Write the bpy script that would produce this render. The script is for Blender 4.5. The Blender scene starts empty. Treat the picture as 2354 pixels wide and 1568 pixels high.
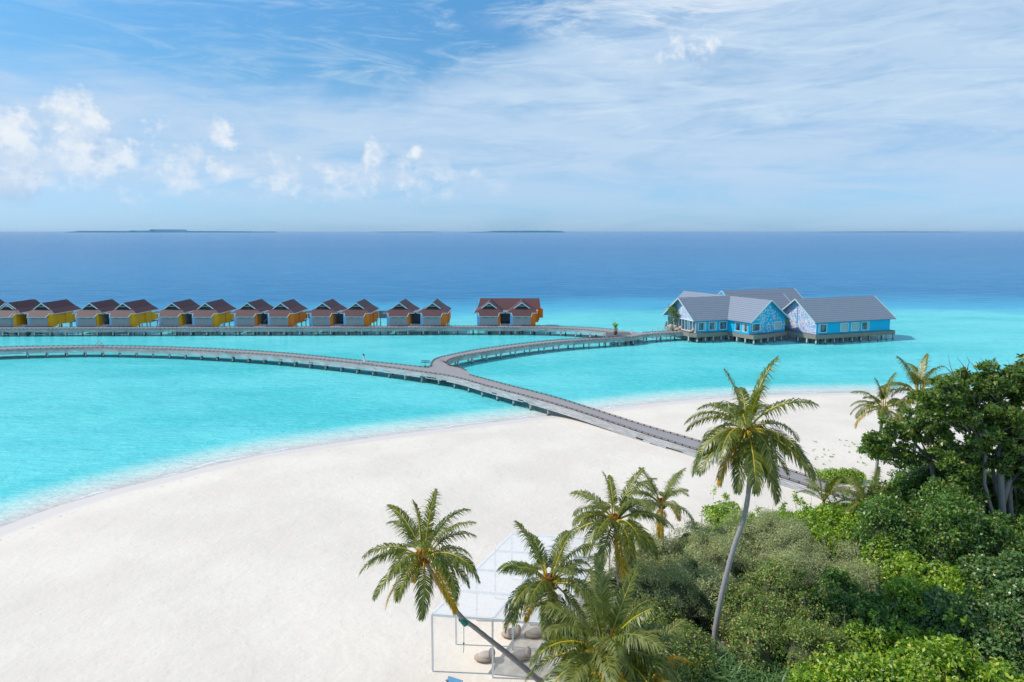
import bpy, math, random
import numpy as np
from mathutils import Vector
S = bpy.context.scene
R = math.radians
# ------------------------------------------------------------------ camera
CAMH = 24.5; PITCH = R(6.4); FPX = 1569.0
cam = bpy.data.cameras.new("camera"); camo = bpy.data.objects.new("camera", cam)
S.collection.objects.link(camo); S.camera = camo
camo.location = (0, 0, CAMH); camo.rotation_euler = (R(90) - PITCH, 0, 0)
cam.lens = 24; cam.sensor_width = 36; cam.shift_y = -77/2354; cam.clip_end = 90000; cam.clip_start = 0.5
# ------------------------------------------------------------------ sun and exposure
SUN_EL = R(47); SUN_AZ = R(177)      # direction towards the sun, measured from +X
sd = bpy.data.lights.new("sun", 'SUN'); sd.energy = 3.6; sd.angle = R(0.53); sd.color = (1.0, 0.95, 0.87)
so = bpy.data.objects.new("sun", sd); S.collection.objects.link(so)
sv = Vector((math.cos(SUN_EL)*math.cos(SUN_AZ), math.cos(SUN_EL)*math.sin(SUN_AZ), math.sin(SUN_EL)))
so.rotation_euler = sv.to_track_quat('Z', 'Y').to_euler()
S.view_settings.view_transform = 'Standard'; S.view_settings.look = 'None'
S.view_settings.exposure = 0.0; S.view_settings.gamma = 1.0
# ------------------------------------------------------------------ node helper
class NT:
    def __init__(s, nt): s.nt = nt; nt.nodes.clear()
    def n(s, typ, ins=None, **kw):
        nd = s.nt.nodes.new(typ)
        for k, v in kw.items(): setattr(nd, k, v)
        if ins:
            for k, v in ins.items():
                sock = nd.inputs[k]
                if isinstance(v, bpy.types.NodeSocket): s.nt.links.new(v, sock)
                else: sock.default_value = v
        return nd
    def m(s, op, a, b=0.0, c=0.0, clamp=False):
        nd = s.nt.nodes.new('ShaderNodeMath'); nd.operation = op; nd.use_clamp = clamp
        for i, v in enumerate((a, b, c)):
            if isinstance(v, bpy.types.NodeSocket): s.nt.links.new(v, nd.inputs[i])
            else: nd.inputs[i].default_value = v
        return nd.outputs[0]
    def ss(s, v, a, b, lo=0.0, hi=1.0):
        nd = s.nt.nodes.new('ShaderNodeMapRange'); nd.interpolation_type = 'SMOOTHSTEP'
        s.nt.links.new(v, nd.inputs[0])
        for i, q in enumerate((a, b, lo, hi)): nd.inputs[i+1].default_value = q
        return nd.outputs[0]
    def mix(s, f, a, b, bt='MIX'):
        nd = s.nt.nodes.new('ShaderNodeMix'); nd.data_type = 'RGBA'; nd.blend_type = bt
        for i, v in ((0, f), (6, a), (7, b)):
            if isinstance(v, bpy.types.NodeSocket): s.nt.links.new(v, nd.inputs[i])
            elif i == 0: nd.inputs[0].default_value = v
            else: nd.inputs[i].default_value = (v[0], v[1], v[2], 1)
        return nd.outputs[2]
    def ramp(s, f, stops, interp='LINEAR'):
        nd = s.nt.nodes.new('ShaderNodeValToRGB'); cr = nd.color_ramp; cr.interpolation = interp
        while len(cr.elements) < len(stops): cr.elements.new(0.5)
        for e, (p, c) in zip(cr.elements, stops): e.position = p; e.color = (c[0], c[1], c[2], 1)
        s.nt.links.new(f, nd.inputs[0]); return nd.outputs[0]
    def noise(s, vec, scale, detail=3, rough=0.5, dist=0.0, dims='3D'):
        nd = s.n('ShaderNodeTexNoise', {'Scale': scale, 'Detail': detail, 'Roughness': rough, 'Distortion': dist}, noise_dimensions=dims)
        if vec is not None: s.nt.links.new(vec, nd.inputs['Vector'])
        return nd.outputs['Fac']
    def vscale(s, vec, sc, off=(0, 0, 0)):
        return s.n('ShaderNodeMapping', {'Vector': vec, 'Scale': sc, 'Location': off}).outputs[0]
# ------------------------------------------------------------------ world: Nishita sky with a cloud layer
def azel(px, py):
    dx = (px-1177)/FPX; dy = (py-707)/FPX
    x, y, z = dx, math.cos(PITCH)-dy*math.sin(PITCH), -math.sin(PITCH)-dy*math.cos(PITCH)
    return math.atan2(x, y), math.atan2(z, math.hypot(x, y))
w = bpy.data.worlds.new("World"); S.world = w; w.use_nodes = True
T = NT(w.node_tree)
tc = T.n('ShaderNodeTexCoord').outputs['Generated']
sep = T.n('ShaderNodeSeparateXYZ', {0: tc})
az = T.m('ARCTAN2', sep.outputs[0], sep.outputs[1]); el = T.m('ARCSINE', sep.outputs[2])
sky = T.n('ShaderNodeTexSky', sky_type='NISHITA', sun_disc=False, sun_elevation=SUN_EL, sun_rotation=R(273),
          altitude=0, air_density=1.0, dust_density=0.6, ozone_density=1.6).outputs[0]
tint = T.ramp(T.m('MULTIPLY', el, 1/0.42), [(0.0, (.285, .555, 1.05)), (0.10, (.285, .53, .89)), (0.25, (.29, .49, .69)), (0.50, (.32, .56, .68)), (0.75, (.32, .62, .775)), (1.0, (.34, .62, .78))])
skyc = T.mix(1.0, T.mix(1.0, sky, (2, 2, 2), 'MULTIPLY'), tint, 'MULTIPLY')
uv = T.n('ShaderNodeCombineXYZ', {0: az, 1: el, 2: 0.0}).outputs[0]
# thin veil: wavy upper edge, streaky higher on the right
n1 = T.noise(T.vscale(uv, (3.2, 9, 1)), 1.0, 6, .6, .6)
n2 = T.noise(T.vscale(uv, (5.0, 26, 1), (3, 1, 0)), 1.0, 7, .62, .8)
edge = T.m('ADD', T.m('MULTIPLY', T.m('MAXIMUM', T.m('ADD', az, .12), 0.0), 0.42), 0.208)                       # edge elevation
edge = T.m('ADD', edge, T.m('MULTIPLY', T.m('SUBTRACT', n1, .5), .13))
veil = T.ss(T.m('SUBTRACT', edge, el), -0.012, 0.05)
lowfade = T.ss(el, 0.0, 0.10, 0.5, 1.0)
veil = T.m('MULTIPLY', T.m('MULTIPLY', veil, lowfade), T.ss(n2, .22, .62, .42, .95))
n3 = T.noise(T.vscale(uv, (7.0, 40, 1), (9, 4, 0)), 1.0, 8, .65, 1.2)
right = T.ss(az, -0.15, 0.25)
streak = T.m('MULTIPLY', T.m('MULTIPLY', T.ss(n3, .44, .74), T.ss(az, -.6, .25, .30, 1)), T.ss(el, .05, .16))
# brighter wisps at the upper right
n4 = T.noise(T.vscale(uv, (5.0, 17, 1), (2, 7, 0)), 1.0, 9, .68, 1.4)
wx, wy = azel(1500, 40)
wd = T.m('ADD', T.m('ABSOLUTE', T.m('MULTIPLY', T.m('SUBTRACT', az, wx), 1.7)), T.m('ABSOLUTE', T.m('MULTIPLY', T.m('SUBTRACT', el, wy), 5.0)))
wisp = T.m('MULTIPLY', T.ss(wd, 0.1, .50, 1, 0), T.ss(n4, .42, .68))
# cumulus puffs in far towers
nz = T.n('ShaderNodeTexNoise', {'Vector': uv, 'Scale': 16.0, 'Detail': 3, 'Roughness': .6})
nzs = T.n('ShaderNodeVectorMath', {0: nz.outputs['Color'], 1: (.5, .5, .5)}, operation='SUBTRACT').outputs[0]
wuv = T.n('ShaderNodeVectorMath', {0: nzs, 1: (.030, .022, 0), 2: uv}, operation='MULTIPLY_ADD').outputs[0]
blobs = [(165,265,44,1),(205,285,34,1),(150,350,52,.8),(190,380,46,.7),(110,375,34,.75),(18,300,40,.9),(40,350,44,.8),(10,370,50,.7),(275,355,28,.95),(255,385,30,.6),(505,310,30,.75),
         (430,380,36,.7),(380,400,34,.6),(500,395,24,.6),(640,370,22,.55),(650,410,40,.55),(760,410,26,.5),(868,350,28,.8),(850,405,34,.6),(965,350,18,.75),(930,415,34,.6),(975,430,24,.6),(1085,402,20,.45),
         (310,440,30,.3),(730,440,26,.4),(360,300,24,.35),(1525,132,24,.42),(1560,120,30,.5),(1595,112,28,.45),(1635,102,20,.35)]
cum = None; shade = None
for bx, by, br, bs in blobs:
    a, e = azel(bx, by); rr = br/FPX
    sc = T.n('ShaderNodeVectorMath', {0: wuv, 1: (a, e, 0)}, operation='DISTANCE').outputs['Value']
    v = T.m('MULTIPLY', T.m('SUBTRACT', 1.0, T.m('DIVIDE', sc, rr*1.5)), bs)
    cum = v if cum is None else T.m('MAXIMUM', cum, v)
v1 = T.noise(uv, 42.0, 6, .6)
fb = T.m('ADD', T.m('MULTIPLY', T.m('SUBTRACT', v1, .5), 1.5), T.m('MULTIPLY', T.m('SUBTRACT', T.noise(uv, 110.0, 4, .6), .5), .7))
cum = T.m('MULTIPLY', T.ss(T.m('ADD', T.m('MAXIMUM', cum, -.2), fb), .08, .62), T.ss(el, .045, .12, .55, 1))
cshade = T.ss(T.noise(T.vscale(uv, (1, 1, 1), (.012, -.010, 0)), 34.0, 4, .6), .38, .62)
a0, e0 = azel(20, 400); sh1 = T.n('ShaderNodeVectorMath', {0: wuv, 1: (a0, e0, 0)}, operation='DISTANCE').outputs['Value']
a0, e0 = azel(235, 350); sh2 = T.n('ShaderNodeVectorMath', {0: wuv, 1: (a0, e0, 0)}, operation='DISTANCE').outputs['Value']
dark = T.m('MAXIMUM', T.ss(sh1, .045, .015, 0, .7), T.ss(sh2, .04, .008, 0, .45))
dark = T.m('MULTIPLY', dark, T.m('SUBTRACT', 1.0, T.m('MULTIPLY', cum, .8)))
K = 10.0
c = T.mix(veil, skyc, (.52*K, .685*K, .885*K))
c = T.mix(T.m('MULTIPLY', streak, .8), c, (.60*K, .765*K, .91*K))
c = T.mix(wisp, c, (.80*K, .87*K, .95*K))
c = T.mix(dark, c, (.40*K, .56*K, .80*K))
low = T.ss(T.noise(T.vscale(uv, (15, 26, 1), (5, 2, 0)), 1.0, 6, .6, .3), .47, .66)
low = T.m('MULTIPLY', T.m('MULTIPLY', low, T.ss(az, .10, -.15)), T.m('MULTIPLY', T.ss(el, .035, .06), T.ss(el, .125, .08)))
c = T.mix(T.m('MULTIPLY', low, .5), c, (.80*K, .87*K, .95*K))
c = T.mix(T.m('MULTIPLY', cum, .85), c, T.mix(cshade, (.64*K, .76*K, .91*K), (.88*K, .92*K, .96*K)))
bg = T.n('ShaderNodeBackground', {'Color': c, 'Strength': 0.1})
T.n('ShaderNodeOutputWorld', {'Surface': bg.outputs[0]})
w.cycles.sampling_method = 'MANUAL'; w.cycles.sample_map_resolution = 512
# ------------------------------------------------------------------ geometry helpers
random.seed(7); rng = np.random.default_rng(7)
def U(px, py, z=None, Y=None):
    dx = (px-1177)/FPX; dy = (py-707)/FPX
    d = (dx, math.cos(PITCH)-dy*math.sin(PITCH), -math.sin(PITCH)-dy*math.cos(PITCH))
    t = (z-CAMH)/d[2] if z is not None else Y/d[1]
    return Vector((d[0]*t, d[1]*t, CAMH+d[2]*t))
def link(name, me, parent=None):
    o = bpy.data.objects.new(name, me); S.collection.objects.link(o)
    if parent: o.parent = parent
    return o
def tag(o, label=None, cat=None, group=None, kind=None):
    for k, v in (('label', label), ('category', cat), ('group', group), ('kind', kind)):
        if v: o[k] = v
    return o
def empty(name, loc, rz=0, label=None, cat=None, group=None):
    o = bpy.data.objects.new(name, None); S.collection.objects.link(o)
    o.location = loc; o.rotation_euler = (0, 0, rz); o.empty_display_size = .2
    return tag(o, label, cat, group)
def mesh_np(name, V, F, mats=(), mi=None, smooth=False, uvs=None):
    """V (n,3) array, F (m,4) or (m,3) array"""
    me = bpy.data.meshes.new(name); V = np.asarray(V, np.float32); F = np.asarray(F, np.int32)
    k = F.shape[1]; me.vertices.add(len(V)); me.vertices.foreach_set('co', V.ravel())
    me.loops.add(F.size); me.loops.foreach_set('vertex_index', F.ravel())
    me.polygons.add(len(F)); me.polygons.foreach_set('loop_start', np.arange(0, F.size, k, dtype=np.int32))
    me.polygons.foreach_set('loop_total', np.full(len(F), k, np.int32))
    for m in mats: me.materials.append(m)
    if mi is not None: me.polygons.foreach_set('material_index', np.asarray(mi, np.int32))
    if smooth: me.polygons.foreach_set('use_smooth', np.ones(len(F), bool))
    me.update(calc_edges=True); return me
class MB:
    def __init__(s): s.v = []; s.f = []; s.mi = []; s.uv = []
    def poly(s, pts, mi=0, uv=None):
        i = len(s.v); s.v += [tuple(p) for p in pts]; s.f.append(tuple(range(i, i+len(pts)))); s.mi.append(mi)
        s.uv.append(uv or [(0, 0)]*len(pts))
    def prism(s, base, dz, mi=0):
        """base polygon (list of 3d pts), extruded by vector dz"""
        d = Vector(dz); b = [Vector(p) for p in base]; t = [p+d for p in b]; n = len(b)
        nrm = Vector((0, 0, 0))
        for i in range(n): nrm += b[i].cross(b[(i+1) % n])
        if nrm.dot(d) > 0: s.poly(t, mi); s.poly(b[::-1], mi); o = 1
        else: s.poly(t[::-1], mi); s.poly(b, mi); o = -1
        for i in range(n):
            j = (i+1) % n; q = [b[i], b[j], t[j], t[i]]
            s.poly(q if o == 1 else q[::-1], mi)
    def box(s, c, sz, rz=0, mi=0):
        cx, cy, cz = c; a, b, h = sz[0]/2, sz[1]/2, sz[2]/2; co, si = math.cos(rz), math.sin(rz)
        s.prism([(cx+x*co-y*si, cy+x*si+y*co, cz-h) for x, y in ((-a, -b), (a, -b), (a, b), (-a, b))], (0, 0, 2*h), mi)
    def bar(s, p, q, wd, ht, mi=0):
        p, q = Vector(p), Vector(q); d = (q-p)
        if d.length < 1e-5: return
        d.normalize(); up = Vector((0, 0, 1)) if abs(d.z) < .95 else Vector((1, 0, 0))
        sd_ = d.cross(up).normalized(); up = sd_.cross(d).normalized()
        s.prism([p-sd_*wd/2-up*ht/2, p+sd_*wd/2-up*ht/2, p+sd_*wd/2+up*ht/2, p-sd_*wd/2+up*ht/2], q-p, mi)
    def tube(s, pts, rad, n=8, mi=0, cap=True):
        pts = [Vector(p) for p in pts]
        if not hasattr(rad, '__len__'): rad = [rad]*len(pts)
        i0 = len(s.v)
        for k, p in enumerate(pts):
            d = (pts[min(k+1, len(pts)-1)]-pts[max(k-1, 0)]).normalized()
            up = Vector((0, 0, 1)) if abs(d.z) < .9 else Vector((1, 0, 0))
            a = d.cross(up).normalized(); b = d.cross(a).normalized()
            for j in range(n):
                t = 2*math.pi*j/n; s.v.append(tuple(p+(a*math.cos(t)+b*math.sin(t))*rad[k]))
        for k in range(len(pts)-1):
            for j in range(n):
                j2 = (j+1) % n; s.f.append((i0+k*n+j, i0+(k+1)*n+j, i0+(k+1)*n+j2, i0+k*n+j2)); s.mi.append(mi); s.uv.append([(0, 0)]*4)
        if cap:
            s.f.append(tuple(i0+j for j in range(n))); s.mi.append(mi); s.uv.append([(0, 0)]*n)
            s.f.append(tuple(i0+(len(pts)-1)*n+j for j in range(n))[::-1]); s.mi.append(mi); s.uv.append([(0, 0)]*n)
    def ball(s, c, r, n=10, m=6, sc=(1, 1, 1), mi=0, lump=0.0):
        i0 = len(s.v)
        for k in range(m+1):
            th = math.pi*k/m
            for j in range(n):
                ph = 2*math.pi*j/n; q = r*(1+lump*random.uniform(-1, 1))
                s.v.append((c[0]+q*sc[0]*math.sin(th)*math.cos(ph), c[1]+q*sc[1]*math.sin(th)*math.sin(ph), c[2]+q*sc[2]*math.cos(th)))
        for k in range(m):
            for j in range(n):
                j2 = (j+1) % n; s.f.append((i0+k*n+j, i0+(k+1)*n+j, i0+(k+1)*n+j2, i0+k*n+j2)); s.mi.append(mi); s.uv.append([(0, 0)]*4)
    def mesh(s, name, mats, off=(0, 0, 0), smooth=False):
        me = bpy.data.meshes.new(name); o = Vector(off)
        me.from_pydata([tuple(Vector(v)-o) for v in s.v], [], s.f)
        if not isinstance(mats, (list, tuple)): mats = [mats]
        for m in mats: me.materials.append(m)
        me.polygons.foreach_set('material_index', s.mi)
        ul = me.uv_layers.new(name='UVMap')
        ul.data.foreach_set('uv', [c for u in s.uv for p in u for c in p])
        if smooth: me.polygons.foreach_set('use_smooth', [True]*len(s.f))
        me.update(); return me
    def build(s, name, mats, parent=None, off=None, smooth=False):
        if off is None: off = parent.location if (parent is not None and parent.rotation_euler.z == 0) else (0, 0, 0)
        return link(name, s.mesh(name, mats, off, smooth), parent)
# ------------------------------------------------------------------ materials
def mat(name): m = bpy.data.materials.new(name); m.use_nodes = True; return m, NT(m.node_tree)
def finish(T, sh): T.n('ShaderNodeOutputMaterial', {'Surface': sh})
def simple(name, col, rough=.6, var=.12, scale=3.0, spec=.5, bump=0.0, metal=0.0, stretch=(1, 1, 1)):
    m, T = mat(name); oc = T.n('ShaderNodeTexCoord').outputs['Object']
    n = T.noise(T.vscale(oc, stretch), scale, 5, .6)
    c = T.mix(n, tuple(x*(1-var) for x in col), tuple(min(1, x*(1+var)) for x in col))
    ins = {'Base Color': c, 'Roughness': rough, 'Specular IOR Level': spec, 'Metallic': metal}
    if bump: ins['Normal'] = T.n('ShaderNodeBump', {'Height': T.noise(T.vscale(oc, stretch), scale*4, 4), 'Strength': bump, 'Distance': .05}).outputs[0]
    finish(T, T.n('ShaderNodeBsdfPrincipled', ins).outputs[0]); return m
M = {}
M['grey_wall'] = simple('grey render', (.37, .42, .43), .8, .08, .8, .3)
M['grey_dark'] = simple('dark grey panel', (.20, .22, .25), .7, .1, 1, .3)
M['door'] = simple('grey door', (.16, .21, .27), .6, .1, 1)
M['yellow'] = simple('ochre yellow paint', (.88, .43, .008), .7, .08, .5, .3)
M['orange'] = simple('orange paint', (.90, .24, .018), .7, .08, .5, .3)
M['sky_paint'] = simple('light blue paint', (.26, .58, .90), .6, .06, .5, .3)
M['blue_wall'] = simple('bright blue paint', (.0, .47, .74), .65, .05, .35, .3)
M['white'] = simple('white paint', (.78, .80, .80), .5, .05, 2)
M['trim'] = simple('pale grey green trim', (.50, .60, .60), .5, .05, 2)
M['navy'] = simple('dark blue metal', (.01, .11, .30), .5, .1, 2)
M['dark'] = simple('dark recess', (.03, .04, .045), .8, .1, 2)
M['ramp'] = simple('pale ramp boards', (.72, .70, .70), .6, .08, 2)
M['pink'] = simple('pink paint', (.80, .32, .34), .7, .1, 3)
M['mural_white'] = simple('mural white paint', (.76, .78, .82), .7, .06, 2)
M['mural_grey'] = simple('mural lavender paint', (.42, .52, .72), .7, .06, 2)
M['concrete'] = simple('pale concrete', (.55, .58, .56), .8, .18, 2.5, .3)
M['fascia'] = simple('weathered fascia boards', (.30, .25, .20), .8, .35, 1.0, .2, .3, 0, (1, 1, 14))
M['terracotta'] = simple('stone pot', (.55, .43, .33), .8, .15, 6)
M['pot_brown'] = simple('brown pot', (.12, .06, .05), .7, .2, 6)
M['bag'] = simple('taupe cushion fabric', (.50, .42, .37), .9, .12, 6, .1, .4)
M['bag_tan'] = simple('tan cushion fabric', (.46, .36, .27), .9, .12, 6, .1, .3)
M['steel'] = simple('white powder coated steel', (.82, .82, .80), .4, .05, 3)
M['rope'] = simple('green rope', (.02, .22, .17), .8, .2, 10)
M['skin'] = simple('skin', (.42, .20, .13), .6, .05, 8)
M['hair'] = simple('dark hair', (.012, .012, .012), .5, .2, 20)
M['dress'] = simple('white cotton', (.80, .80, .82), .8, .05, 8)
M['black'] = simple('black rubber', (.02, .02, .02), .6, .2, 9)
M['trunk'] = simple('palm bark', (.38, .355, .345), .85, .3, 3.0, .2, .8, 0, (1, 1, 7))
M['bark'] = simple('grey bark', (.30, .27, .24), .85, .3, 3.0, .2, .6, 0, (1, 1, .3))
M['twig'] = simple('dry twig', (.24, .21, .19), .85, .3, 4.0, .2)
M['core_shade'] = simple('painted shade of shrub core', (.085, .095, .045), .95, .4, 5, .1, .5)  # dark green-brown painted to read as shade in the gaps between leaves
M['coir'] = simple('palm fibre', (.30, .105, .03), .9, .4, 20, .1, .6)
M['coconut'] = simple('green coconut', (.22, .20, .03), .5, .3, 6)
M['island_haze_blue'] = simple('haze tinted island trees', (.14, .38, .50), .9, .25, .01, .1)  # distance haze put into the colour, trees shifted to pale blue
M['island_sand'] = simple('haze tinted island sand', (.42, .60, .66), .9, .1, .01, .1)  # sand with the same haze blue mixed into its colour
M['beige'] = simple('pale boards', (.60, .58, .55), .8, .12, 1.2, .2, .2, 0, (1, 1, 10))

def m_roof(name, base, dark, period):
    m, T = mat(name); g = T.n('ShaderNodeNewGeometry'); pos = g.outputs['Position']
    z = T.n('ShaderNodeSeparateXYZ', {0: pos}).outputs[2]
    fr = T.m('FRACT', T.m('DIVIDE', z, period))
    lin = T.ss(fr, .0, .38, 1, 0)
    n = T.noise(pos, 1.2, 5, .7); n2 = T.noise(pos, 9, 2)
    c = T.mix(n, tuple(x*.82 for x in base), tuple(x*1.15 for x in base))
    c = T.mix(T.m('MULTIPLY', n2, .35), c, dark)
    c = T.mix(T.m('MULTIPLY', lin, .8), c, dark)
    b = T.n('ShaderNodeBump', {'Height': fr, 'Strength': .7, 'Distance': .12}).outputs[0]
    finish(T, T.n('ShaderNodeBsdfPrincipled', {'Base Color': c, 'Roughness': .6, 'Normal': b, 'Specular IOR Level': .35}).outputs[0]); return m
M['roof_brown'] = m_roof('brown shingles', (.175, .075, .072), (.04, .02, .024), .235)
M['roof_grey'] = m_roof('grey metal tiles', (.29, .325, .385), (.12, .14, .18), .36)

def m_glass():
    m, T = mat('window glass'); pos = T.n('ShaderNodeNewGeometry').outputs['Position']
    n = T.noise(T.vscale(pos, (1.2, 1.2, .5)), 1.0, 3)
    c = T.ramp(n, [(.38, (.015, .03, .045)), (.5, (.03, .10, .14)), (.62, (.13, .20, .24))])
    finish(T, T.n('ShaderNodeBsdfPrincipled', {'Base Color': c, 'Roughness': .06, 'Specular IOR Level': .8}).outputs[0]); return m
M['glass'] = m_glass()

def m_deck(name, c0, c1, c2):
    m, T = mat(name); uv_ = T.n('ShaderNodeUVMap').outputs[0]
    sp = T.n('ShaderNodeSeparateXYZ', {0: uv_}); u, v = sp.outputs[0], sp.outputs[1]
    pl = T.noise(T.vscale(uv_, (7, .25, 1)), 1.0, 2)
    track = T.noise(T.vscale(uv_, (.03, 3.2, 1)), 1.0, 3)
    pos = T.n('ShaderNodeNewGeometry').outputs['Position']
    big = T.noise(pos, .5, 4)
    c = T.mix(track, c0, c1); c = T.mix(T.ss(pl, .35, .7, 0, .55), c, c2); c = T.mix(T.m('MULTIPLY', big, .3), c, c1)
    gap = T.ss(T.m('ABSOLUTE', T.m('SUBTRACT', T.m('FRACT', T.m('DIVIDE', u, .15)), .5)), .46, .5, 0, .7)
    c = T.mix(gap, c, tuple(x*.3 for x in c0))
    finish(T, T.n('ShaderNodeBsdfPrincipled', {'Base Color': c, 'Roughness': .75, 'Specular IOR Level': .3}).outputs[0]); return m
M['deck'] = m_deck('weathered deck boards', (.22, .20, .195), (.42, .395, .385), (.33, .285, .265))
def m_slat():
    m, T = mat('weathered grey slats'); pos = T.n('ShaderNodeNewGeometry').outputs['Position']
    a = T.noise(T.vscale(pos, (.7, .7, 11)), 1.0, 4, .7); b = T.noise(pos, .25, 3)
    c = T.ramp(a, [(.3, (.27, .265, .255)), (.5, (.47, .46, .45)), (.72, (.68, .67, .65))])
    c = T.mix(T.ss(b, .45, .65, 0, .35), c, (.24, .24, .21))
    finish(T, T.n('ShaderNodeBsdfPrincipled', {'Base Color': c, 'Roughness': .8, 'Specular IOR Level': .2}).outputs[0]); return m
M['slat'] = m_slat()
M['kerb'] = simple('reddish kerb timber', (.17, .12, .11), .8, .25, 2, .2)
def m_pile():
    m, T = mat('pale pile with algae'); pos = T.n('ShaderNodeNewGeometry').outputs['Position']
    z = T.n('ShaderNodeSeparateXYZ', {0: pos}).outputs[2]; n = T.noise(pos, 3, 4)
    f = T.ss(T.m('ADD', z, T.m('MULTIPLY', n, .3)), .30, .55)
    c = T.mix(f, (.05, .10, .08), (.50, .56, .54)); c = T.mix(T.m('MULTIPLY', n, .4), c, (.3, .34, .33))
    finish(T, T.n('ShaderNodeBsdfPrincipled', {'Base Color': c, 'Roughness': .8}).outputs[0]); return m
M['pile'] = m_pile()

def m_leaf(name, cols, rough=.45, trans=.3, spec=.5):
    m, T = mat(name); r = T.n('ShaderNodeNewGeometry').outputs['Random Per Island']
    c = T.ramp(r, cols)
    p = T.n('ShaderNodeBsdfPrincipled', {'Base Color': c, 'Roughness': rough, 'Specular IOR Level': spec})
    t = T.n('ShaderNodeBsdfTranslucent', {'Color': T.mix(1.0, c, (1.6, 1.9, .7), 'MULTIPLY')})
    finish(T, T.n('ShaderNodeMixShader', {0: trans, 1: p.outputs[0], 2: t.outputs[0]}).outputs[0]); return m
M['l_bright'] = m_leaf('bright glossy leaves', [(0, (0.086, 0.187, 0.011)), (.35, (0.187, 0.316, 0.021)), (.7, (0.316, 0.446, 0.036)), (.93, (0.575, 0.618, 0.115)), (1, (0.720, 0.646, 0.071))], .40, .30)
M['l_lime'] = m_leaf('lime leaves', [(0, (0.132, 0.264, 0.011)), (.5, (0.242, 0.418, 0.022)), (1, (0.396, 0.528, 0.055))], .45, .35)
M['l_olive'] = m_leaf('small olive grey leaves', [(0, (0.257, 0.280, 0.129)), (.5, (0.408, 0.431, 0.212)), (.9, (0.559, 0.567, 0.302)), (1, (0.635, 0.544, 0.333))], .7, .2, .2)
M['l_dark'] = m_leaf('dark broad leaves', [(0, (0.047, 0.109, 0.022)), (.5, (0.101, 0.202, 0.034)), (.85, (0.202, 0.327, 0.062)), (.97, (0.373, 0.420, 0.093)), (1, (0.590, 0.435, 0.062))], .36, .26, .55)
M['l_mixed'] = m_leaf('mixed brown green leaves', [(0, (0.101, 0.160, 0.025)), (.5, (0.202, 0.294, 0.059)), (.85, (0.336, 0.403, 0.118)), (.96, (0.504, 0.336, 0.134)), (1, (0.720, 0.370, 0.067))], .5, .24)
M['l_blade'] = m_leaf('long green blades', [(0, (0.075, 0.150, 0.050)), (.6, (0.138, 0.250, 0.075)), (1, (0.250, 0.362, 0.125))], .4, .25)
M['l_teal'] = m_leaf('round grey green leaves', [(0, (0.057, 0.121, 0.029)), (.6, (0.121, 0.213, 0.052)), (.95, (0.230, 0.345, 0.103)), (1, (0.460, 0.276, 0.057))], .35, .22, .6)
M['l_tree'] = m_leaf('airy tree leaves', [(0, (.055, .115, .022)), (.5, (.12, .20, .035)), (.85, (.22, .31, .06)), (.97, (.36, .38, .09)), (1, (.48, .34, .06))], .38, .34, .55)
M['frond'] = m_leaf('palm leaflets', [(0, (0.081, 0.109, 0.014)), (.5, (0.144, 0.172, 0.021)), (.9, (0.241, 0.265, 0.040)), (1, (0.345, 0.299, 0.046))], .36, .28, .6)
M['frond_pale'] = m_leaf('pale palm leaflets', [(0, (.12, .14, .03)), (.5, (.20, .22, .05)), (1, (.33, .33, .11))], .4, .3)
M['frond_yellow'] = m_leaf('yellowing palm leaflets', [(0, (.22, .20, .015)), (.5, (.50, .33, .02)), (1, (.75, .36, .015))], .5, .3)
M['rachis'] = simple('yellow midrib', (.58, .42, .03), .5, .2, 3)
M['rachis_green'] = simple('green midrib', (.20, .22, .03), .5, .2, 3)
# ------------------------------------------------------------------ terrain and sea
shore_px = [(0,1215),(60,1190),(130,1165),(250,1130),(370,1100),(490,1070),(620,1042),(800,1015),(900,1000),(1050,982),(1200,963),(1270,955),(1400,940),(1500,928),(1600,919),(1700,912),(1830,906),(1950,903),(2080,903)]
SH = [tuple(U(a, b, z=0)[:2]) for a, b in shore_px]
SH = [(-95, -60), (-80, -20), (-60, 18), (-48.5, 42)] + SH + [(72, 100.5), (86, 94), (105, 80), (130, 50), (150, 0), (150, -60)]
SH = np.array(SH)
def sdist(X, Y):
    """signed distance to the shoreline, + on land"""
    X = np.asarray(X, float); Y = np.asarray(Y, float)
    d = np.full(X.shape, 1e9); inside = np.zeros(X.shape, bool); n = len(SH)
    for i in range(n):
        a = SH[i]; b = SH[(i+1) % n]; ex, ey = b-a
        t = np.clip(((X-a[0])*ex+(Y-a[1])*ey)/(ex*ex+ey*ey), 0, 1)
        if i < n-1: d = np.minimum(d, np.hypot(X-a[0]-t*ex, Y-a[1]-t*ey))
        c_ = ((a[1] > Y) != (b[1] > Y)) & (X < (b[0]-a[0])*(Y-a[1])/(b[1]-a[1]+1e-12)+a[0])
        inside ^= c_
    return np.where(inside, d, -d)
def gz(X, Y):
    s = sdist(X, Y); X = np.asarray(X, float); Y = np.asarray(Y, float)
    w1 = .5*np.sin(X*.11+Y*.05)+.5*np.sin(X*.05-Y*.13+1)
    up = 1.15*(1-np.exp(-np.maximum(s, 0)/7.5))+w1*.07*np.clip(s/10, 0, 1)+.05*np.sin(X*.5+Y*.33+np.sin(Y*.3))*np.clip(s/12, 0, 1)*.5
    return np.where(s > 0, up, np.maximum(-3.0, s*.085))
def axis(lo, hi, step, far):
    a = list(np.arange(lo, hi+.01, step)); g = step; x = a[-1]
    while x < far: g *= 1.35; x += g; a.append(x)
    g = step; x = a[0]; pre = []
    while x > -far: g *= 1.35; x -= g; pre.append(x)
    return np.array(pre[::-1]+a)
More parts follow.
